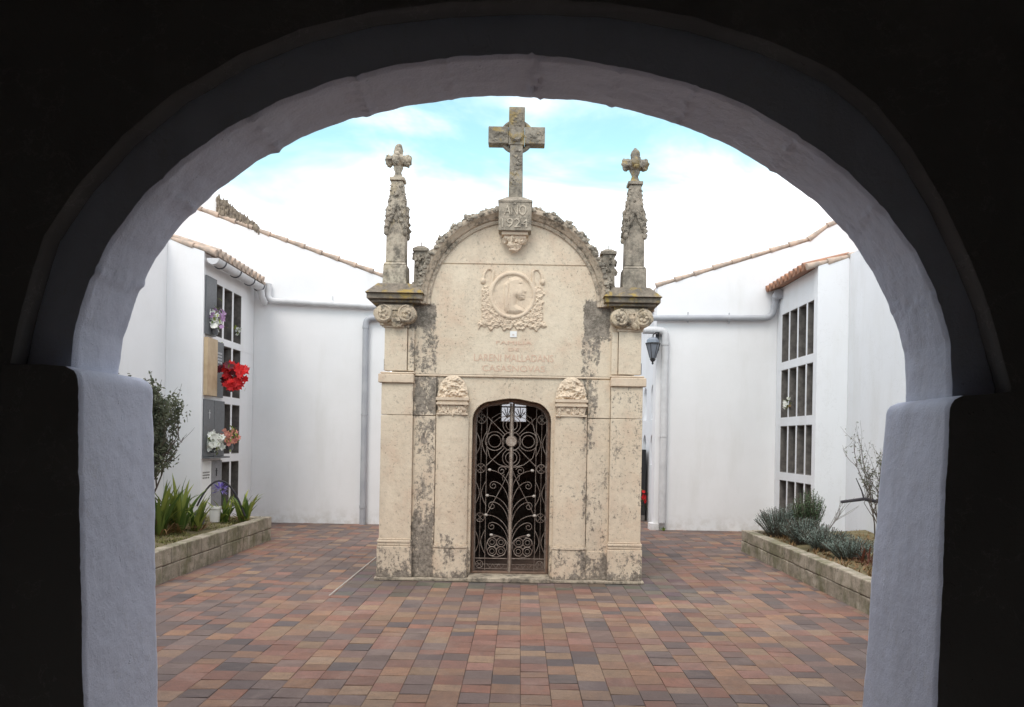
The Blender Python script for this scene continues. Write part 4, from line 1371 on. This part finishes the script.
# ------------------------------------------------------------------ plants
def blade(mb, base, az, length, width, lean, curl, n=7, twist=0):
    az += random.uniform(-.15, .15)
    if random.random() < .25: curl = curl*2.2 + .3
    p = Vector(base); d_ = Vector((math.cos(az)*math.sin(lean), math.sin(az)*math.sin(lean), math.cos(lean)))
    side = Vector((-math.sin(az), math.cos(az), 0)); out = Vector((math.cos(az), math.sin(az), 0))
    vs = []
    for i in range(n+1):
        t = i/n; w_ = width*(.55+.9*t if t < .35 else (1-((t-.35)/.65)**2.2)*.87+.0)
        w_ = max(w_, .001)
        cr_ = d_.cross(side).normalized()
        vs += [p-side*w_, p+cr_*w_*-.35, p+side*w_]
        lean2 = lean + curl*t*t
        d_ = Vector((math.cos(az)*math.sin(lean2), math.sin(az)*math.sin(lean2), math.cos(lean2)))
        p = p + d_*length/n
    fs = []
    for i in range(n):
        fs += [(i*3, i*3+1, i*3+4, i*3+3), (i*3+1, i*3+2, i*3+5, i*3+4)]
    mb.add(vs, fs)

def strap_plant(x, y, z, n, hgt, label, dry=6, group='strap leaved plants in the left bed'):
    t = empty('strap_leaf_plant', (x, y, z)); tag(t, label, 'plant', group)
    mb = MB()
    for i in range(n):
        blade(mb, (random.uniform(-.05,.05), random.uniform(-.05,.05), -.02), random.uniform(0, 2*PI), hgt*random.uniform(.65, 1.1), .031*random.uniform(.8, 1.2), random.uniform(.05, .6), random.uniform(.2, 1.0))
    mb.build('foliage', m_leaf, t, smooth=True, angle=60)
    mb = MB()
    for i in range(dry):
        blade(mb, (random.uniform(-.08,.08), random.uniform(-.08,.08), -.01), random.uniform(0, 2*PI), hgt*random.uniform(.35, .6), .015, random.uniform(.8, 1.3), random.uniform(.3, .8))
    mb.build('dry_leaves', m_leaf_dry, t)
    return t
def PX(px, py, Y): x, z = P(px, py, Y); return x, Y, z
strap_plant(PX(160,520,9.6)[0], 9.6, .34, 36, .68, 'dense green strap leaved plant half hidden by the left pier', 22)
strap_plant(PX(178,520,9.9)[0], 9.9, .34, 42, .72, 'tallest bright green strap leaved plant clump in the left bed', 22)
strap_plant(PX(196,520,10.2)[0], 10.2, .34, 22, .50, 'smaller strap leaved clump just left of the grey pot', 14)
strap_plant(PX(244,515,11.3)[0], 11.3, .36, 26, .46, 'lax strap leaved plant at the far end of the left bed', 14)
ag = strap_plant(PX(226,512,11.2)[0], 11.15, .36, 20, .40, 'strap leaved plant with a violet flower head by the white pot', 6)
# violet flower head
fx, fz = P(221, 490, 11.15); ax0 = PX(226,512,11.2)[0]
mb = MB(); mb.tube([(0,0,0), (.0,-.01,.25), (fx-ax0, -.02, fz-.36)], .007, 5); mb.build('flower_stem', m_stem, ag)
mb = MB()
for i in range(46):
    a = random.uniform(0, 2*PI); e = random.uniform(-.6, 1.3); d_ = Vector((math.cos(a)*math.cos(e), math.sin(a)*math.cos(e), math.sin(e)))
    c = Vector((fx-ax0, -.02, fz-.36)); r0 = random.uniform(.07, .15)
    blade(mb, tuple(c+d_*r0*.5), a, .085, .014, PI/2-e, .5, 3)
mb.build('flower_head', m_purp, ag)
# hoop of black tube over the plants
x1, z1 = P(197, 506, 11.0); x2, z2 = P(223, 481, 11.1); x3, z3 = P(245, 516, 11.2)
hp = []
for i in range(17):
    t = i/16
    hp.append((x1+(x3-x1)*t, 11.0+.2*t, z1*(1-t)**2*1 + 2*t*(1-t)*(2*z2-.5*z1-.5*z3) + z3*t*t))
mb = MB(); mb.tube(hp, .014, 6); o = mb.build('garden_hoop', m_hose); tag(o, 'black tube hoop arching over the violet flower', 'hoop')
def pot(name, label, x, y, z, r, h_, mat):
    mb = MB(); mb.lathe([(r*.75, 0), (r*.95, h_*.85), (r*1.08, h_*.86), (r*1.08, h_), (r*.9, h_), (r*.85, h_*.8)], 0, 0, 16)
    o = mb.build(name, mat, smooth=True, angle=40); o.location = (x, y, z); tag(o, label, 'flower pot'); return o
pot('flower_pot', 'dark grey plastic pot sunk among the strap leaves', PX(199,512,10.7)[0], 10.7, .34, .09, .17, m_pot)
pot('flower_pot', 'white pot below the violet flower head', PX(215,510,11.05)[0], 11.05, .35, .085, .22, m_wmarble)

def branch_rec(mb, leaves, p, d_, r, L_, depth, leafn, lsize, spread=.5, up=.12):
    n = 5; pts = [p]; q = Vector(p); dd = Vector(d_)
    for i in range(n):
        dd = (dd + Vector((random.uniform(-1,1), random.uniform(-1,1), random.uniform(-1,1)))*.16 + Vector((0,0,up*.4))).normalized()
        q = q + dd*L_/n; pts.append(q.copy())
    mb.tube(pts, [r*(1-.5*i/n) for i in range(n+1)], 5, caps=False)
    if depth > 0:
        for k in range(random.choice((2, 3, 3))):
            i = random.randint(2, n)
            nd = (dd + Vector((random.uniform(-1,1), random.uniform(-1,1), random.uniform(-.6,1)))*spread*1.6).normalized()
            branch_rec(mb, leaves, pts[i], nd, r*.55, L_*random.uniform(.6,.85), depth-1, leafn, lsize, spread, up)
    if depth <= 1:
        for k in range(leafn):
            i = random.uniform(0, n-.01); a = pts[int(i)].lerp(pts[int(i)+1], i % 1)
            c = a + Vector((random.gauss(0,1), random.gauss(0,1), random.gauss(0,1)))*lsize*.9
            u_ = Vector((random.gauss(0,1), random.gauss(0,1), random.gauss(0,1))).normalized(); v_ = u_.orthogonal().normalized()
            s_ = lsize*random.uniform(.6, 1.3)
            leaves.add([c-u_*s_, c+v_*s_*.42, c+u_*s_, c-v_*s_*.42], [(0,1,2,3)])

# leafy shrub behind the left pier
random.seed(21)
bx_, by_ = -4.62, 9.3
t = empty('shrub', (bx_, by_, .34)); tag(t, 'fine leaved shrub rising behind the left pier', 'shrub')
wood = MB(); lv = MB()
for i in range(17):
    a = random.uniform(0, 2*PI)
    branch_rec(wood, lv, Vector((random.uniform(-.05,.05), random.uniform(-.05,.05), 0)), Vector((math.cos(a)*.26-.03, math.sin(a)*.3, 1)).normalized(), .018, .80, 3, 40, .026, .48, .30)
lv.f = [f for f in lv.f if max(lv.v[i][0] for i in f) < .42+.08*math.sin(lv.v[f[0]][2]*9)]; lv.m = [0]*len(lv.f)
wood.f = [f for f in wood.f if max(wood.v[i][0] for i in f) < .47]; wood.m = [0]*len(wood.f)
wood.build('branches', m_twig, t); lv.build('foliage', m_bush, t)
# sparse twiggy shrub by the right pier
random.seed(5)
t = empty('climbing_shrub', (4.46, 9.4, .3)); tag(t, 'thin almost leafless shrub beside the right pier', 'shrub')
wood = MB(); lv = MB()
for i in range(7):
    a = random.uniform(0, 2*PI)
    branch_rec(wood, lv, Vector((random.uniform(-.1,.1), random.uniform(-.05,.05), .0)), Vector((math.cos(a)*.35-.05, math.sin(a)*.3, 1)).normalized(), .012, .62, 3, 4, .021, .5, .3)
wood.build('branches', m_twig, t); lv.build('foliage', m_bush, t)
cx_, cz_ = P(841, 502, 9.4); cx2, cz2 = P(864, 499, 9.4); cx3, cz3 = P(856, 478, 9.4)
mb = MB(); mb.tube([(cx_-4.46, 0, cz_-.3), (cx2-4.46, 0, cz2-.3), (0.02, 0, cz2-.35)], [.018,.022,.022], 7); mb.tube([(cx2-4.46, 0, cz2-.3), (cx2-4.49, 0, cz2-.2), (cx3-4.46, 0, cz3-.3)], [.011,.008,.005], 6)
mb.build('cut_branch', m_hose, t)

def herb_bush(x, y, z, rad, hgt, n, mat, label, name='lavender_bush', group='grey green bushes in the right bed', leaf=.022):
    t = empty(name, (x, y, z)); tag(t, label, 'bush', group)
    st = MB(); lv = MB()
    for i in range(n):
        a = random.uniform(0, 2*PI); rr = rad*math.sqrt(random.random()); lean = .15+.75*rr/rad
        b = Vector((math.cos(a)*rr*.35, math.sin(a)*rr*.35, -.02)); hh = hgt*(1-.35*(rr/rad)**2)*random.uniform(.7, 1.1)
        tip = Vector((math.cos(a)*rr*1.05, math.sin(a)*rr*1.05, hh))
        mid = b.lerp(tip, .5)+Vector((0,0,hh*.08))
        if i % 3 == 0: st.tube([b, mid, tip], .003, 3, caps=False)
        m_n = int(max(8, 9+hh*14))
        for k in range(m_n):
            t_ = .25+.75*k/m_n
            p = b.lerp(mid, t_*2) if t_ < .5 else mid.lerp(tip, t_*2-1)
            az = random.uniform(0, 2*PI); l_ = leaf*random.uniform(.7, 1.4); up_ = random.uniform(.3, 1.1)
            d_ = Vector((math.cos(az), math.sin(az), up_)).normalized()*l_
            w_ = Vector((-math.sin(az), math.cos(az), 0))*l_*.16
            lv.add([p-w_, p+w_, p+d_*.7+w_*.8, p+d_, p+d_*.7-w_*.8], [(0,1,2,3,4)])
    st.build('stems', m_twig, t); lv.build('foliage', mat, t)
    return t
random.seed(11)
herb_bush(3.72, 11.0, .28, .34, .44, 420, m_lav, 'grey lavender bush at the far end of the right bed')
herb_bush(4.02, 11.1, .30, .30, .46, 360, m_lav, 'grey lavender bush squeezed behind the dark rosemary')
herb_bush(4.05, 10.75, .30, .24, .68, 330, m_ros, 'upright dark green rosemary bush below the open niches', 'rosemary_bush', leaf=.026)
herb_bush(3.82, 10.25, .28, .34, .36, 420, m_lav, 'rounded grey lavender bush in front of the rosemary')
herb_bush(3.83, 9.6, .28, .32, .31, 400, m_lav, 'low lavender bush in the middle of the right bed')
herb_bush(3.86, 8.95, .28, .32, .27, 400, m_lav, 'smallest lavender bush, nearest the right pier')
# dry twiggy stems beside the rosemary
mb = MB(); lv = MB()
for i in range(5):
    branch_rec(mb, lv, Vector((0,0,0)), Vector((.5+random.uniform(-.1,.3), 0, .8)).normalized(), .006, .42, 1, 1, .012, .3, .1)
t = empty('dry_stems', (4.15, 10.6, .3)); tag(t, 'bare arching twigs beside the rosemary bush', 'twigs'); mb.build('branches', simple('pale_twig', (.3,.28,.26), (.2,.19,.18)), t)
# rusty dead fern
mb = MB()
for i in range(70): blade(mb, (random.uniform(-.15,.15), random.uniform(-.2,.2), 0), random.uniform(0, 2*PI), random.uniform(.12,.3), .01, random.uniform(.3, 1.2), random.uniform(.3, 1), 4)
o = mb.build('dead_plant', leafmat('rust_leaf', (.22,.08,.05), (.12,.05,.035))); o.location = (3.98, 8.55, .28); tag(o, 'rust brown withered plant at the near end of the right bed', 'plant')
mb = MB()
for i in range(9): blade(mb, (0,0,0), random.uniform(0, 2*PI), random.uniform(.08,.16), .012, random.uniform(.4, 1.2), .6, 4)
o = mb.build('weed', m_leaf); o.location = (2.62, 13.92, 0); tag(o, 'small weed growing at the foot of the right downpipe', 'weed')

# ------------------------------------------------------------------ flowers on the niches
def flower(mb, c, r, petals=7, out=Vector((1, -.6, .3))):
    out = out.normalized(); u_ = out.orthogonal().normalized(); v_ = out.cross(u_)
    c = Vector(c)
    for k in range(petals):
        a = 2*PI*k/petals + random.uniform(-.2,.2)
        d_ = u_*math.cos(a)+v_*math.sin(a); s2 = out.cross(d_)
        mb.add([c, c+d_*r*.55+s2*r*.33+out*r*.15, c+d_*r*random.uniform(.9,1.15)+out*r*random.uniform(0,.35), c+d_*r*.55-s2*r*.33+out*r*.15], [(0,1,2,3)])
def bouquet(label, cpx, cpy, Y, wpx, hpx, mats, n, fr, vase=True, nleaf=50, cat='flowers', X=None):
    x, z = P(cpx, cpy, Y)
    sx, sz = wpx*Y/F/2, hpx*Y/F/2
    t = empty('flower_bouquet', (x, Y, z-sz)); tag(t, label, cat, 'flowers on the niches')
    if vase:
        mb = MB(); mb.lathe([(.05,-.03),(.06,.02),(.045,.07),(.065,.12),(.055,.12)], -.02, 0, 12); mb.build('vase', m_slab, t, smooth=True)
    lv = MB()
    for i in range(nleaf):
        c = Vector((random.gauss(0,.45)*sx, random.gauss(0,.5)*.16, sz+random.gauss(-.15,.45)*sz))
        blade(lv, tuple(c), random.uniform(0, 2*PI), random.uniform(.05,.11), .013, random.uniform(.2, 1.5), .8, 3)
    lv.build('leaves', m_leaf, t)
    for mi, (m, share) in enumerate(mats):
        mb = MB()
        for i in range(int(n*share)):
            a = random.uniform(0, 2*PI); rr = math.sqrt(random.random())
            off = (mi-(len(mats)-1)/2)*.5*sx
            flower(mb, (off+math.cos(a)*rr*sx*.8, random.uniform(-.14,.08), sz+math.sin(a)*rr*sz*.85), fr*random.uniform(.75, 1.2), 7, Vector((random.uniform(-.5,1), -1, random.uniform(-.3,.8))))
        mb.build('blossoms', m, t)
    return t
random.seed(3)
bouquet('white and lilac flowers hanging on the topmost dark slab', 216, 319, 12.15, 22, 28, [(m_wpet, .8), (m_lilac, .4)], 34, .06)
bouquet('big bunch of scarlet poinsettias beside the ochre slab', 232, 376, 12.5, 25, 28, [(m_dred, .5), (m_red, 1.0)], 26, .085, nleaf=25)
bouquet('round white chrysanthemums on the shelf of the grey slabs', 215.5, 441, 12.15, 20, 20, [(m_wpet, 1)], 32, .065)
bouquet('salmon pink flowers on the shelf right of the white chrysanthemums', 231, 437, 12.55, 17, 22, [(m_pink, 1)], 22, .05)
bouquet('tiny white flower left inside the topmost far niche', 238, 331, 13.4, 6, 10, [(m_wpet, 1)], 5, .035, False, 8)
bouquet('small dried flower standing in an open niche of the right columbarium', 786.5, 404, 13.45, 7, 17, [(m_wpet, .6), (m_leaf_dry, .5)], 9, .035, False, 14)
bouquet('red flowers in front of the black grave slab', 642.5, 500, 15.7, 9, 24, [(m_red, 1)], 9, .06, True, 60)
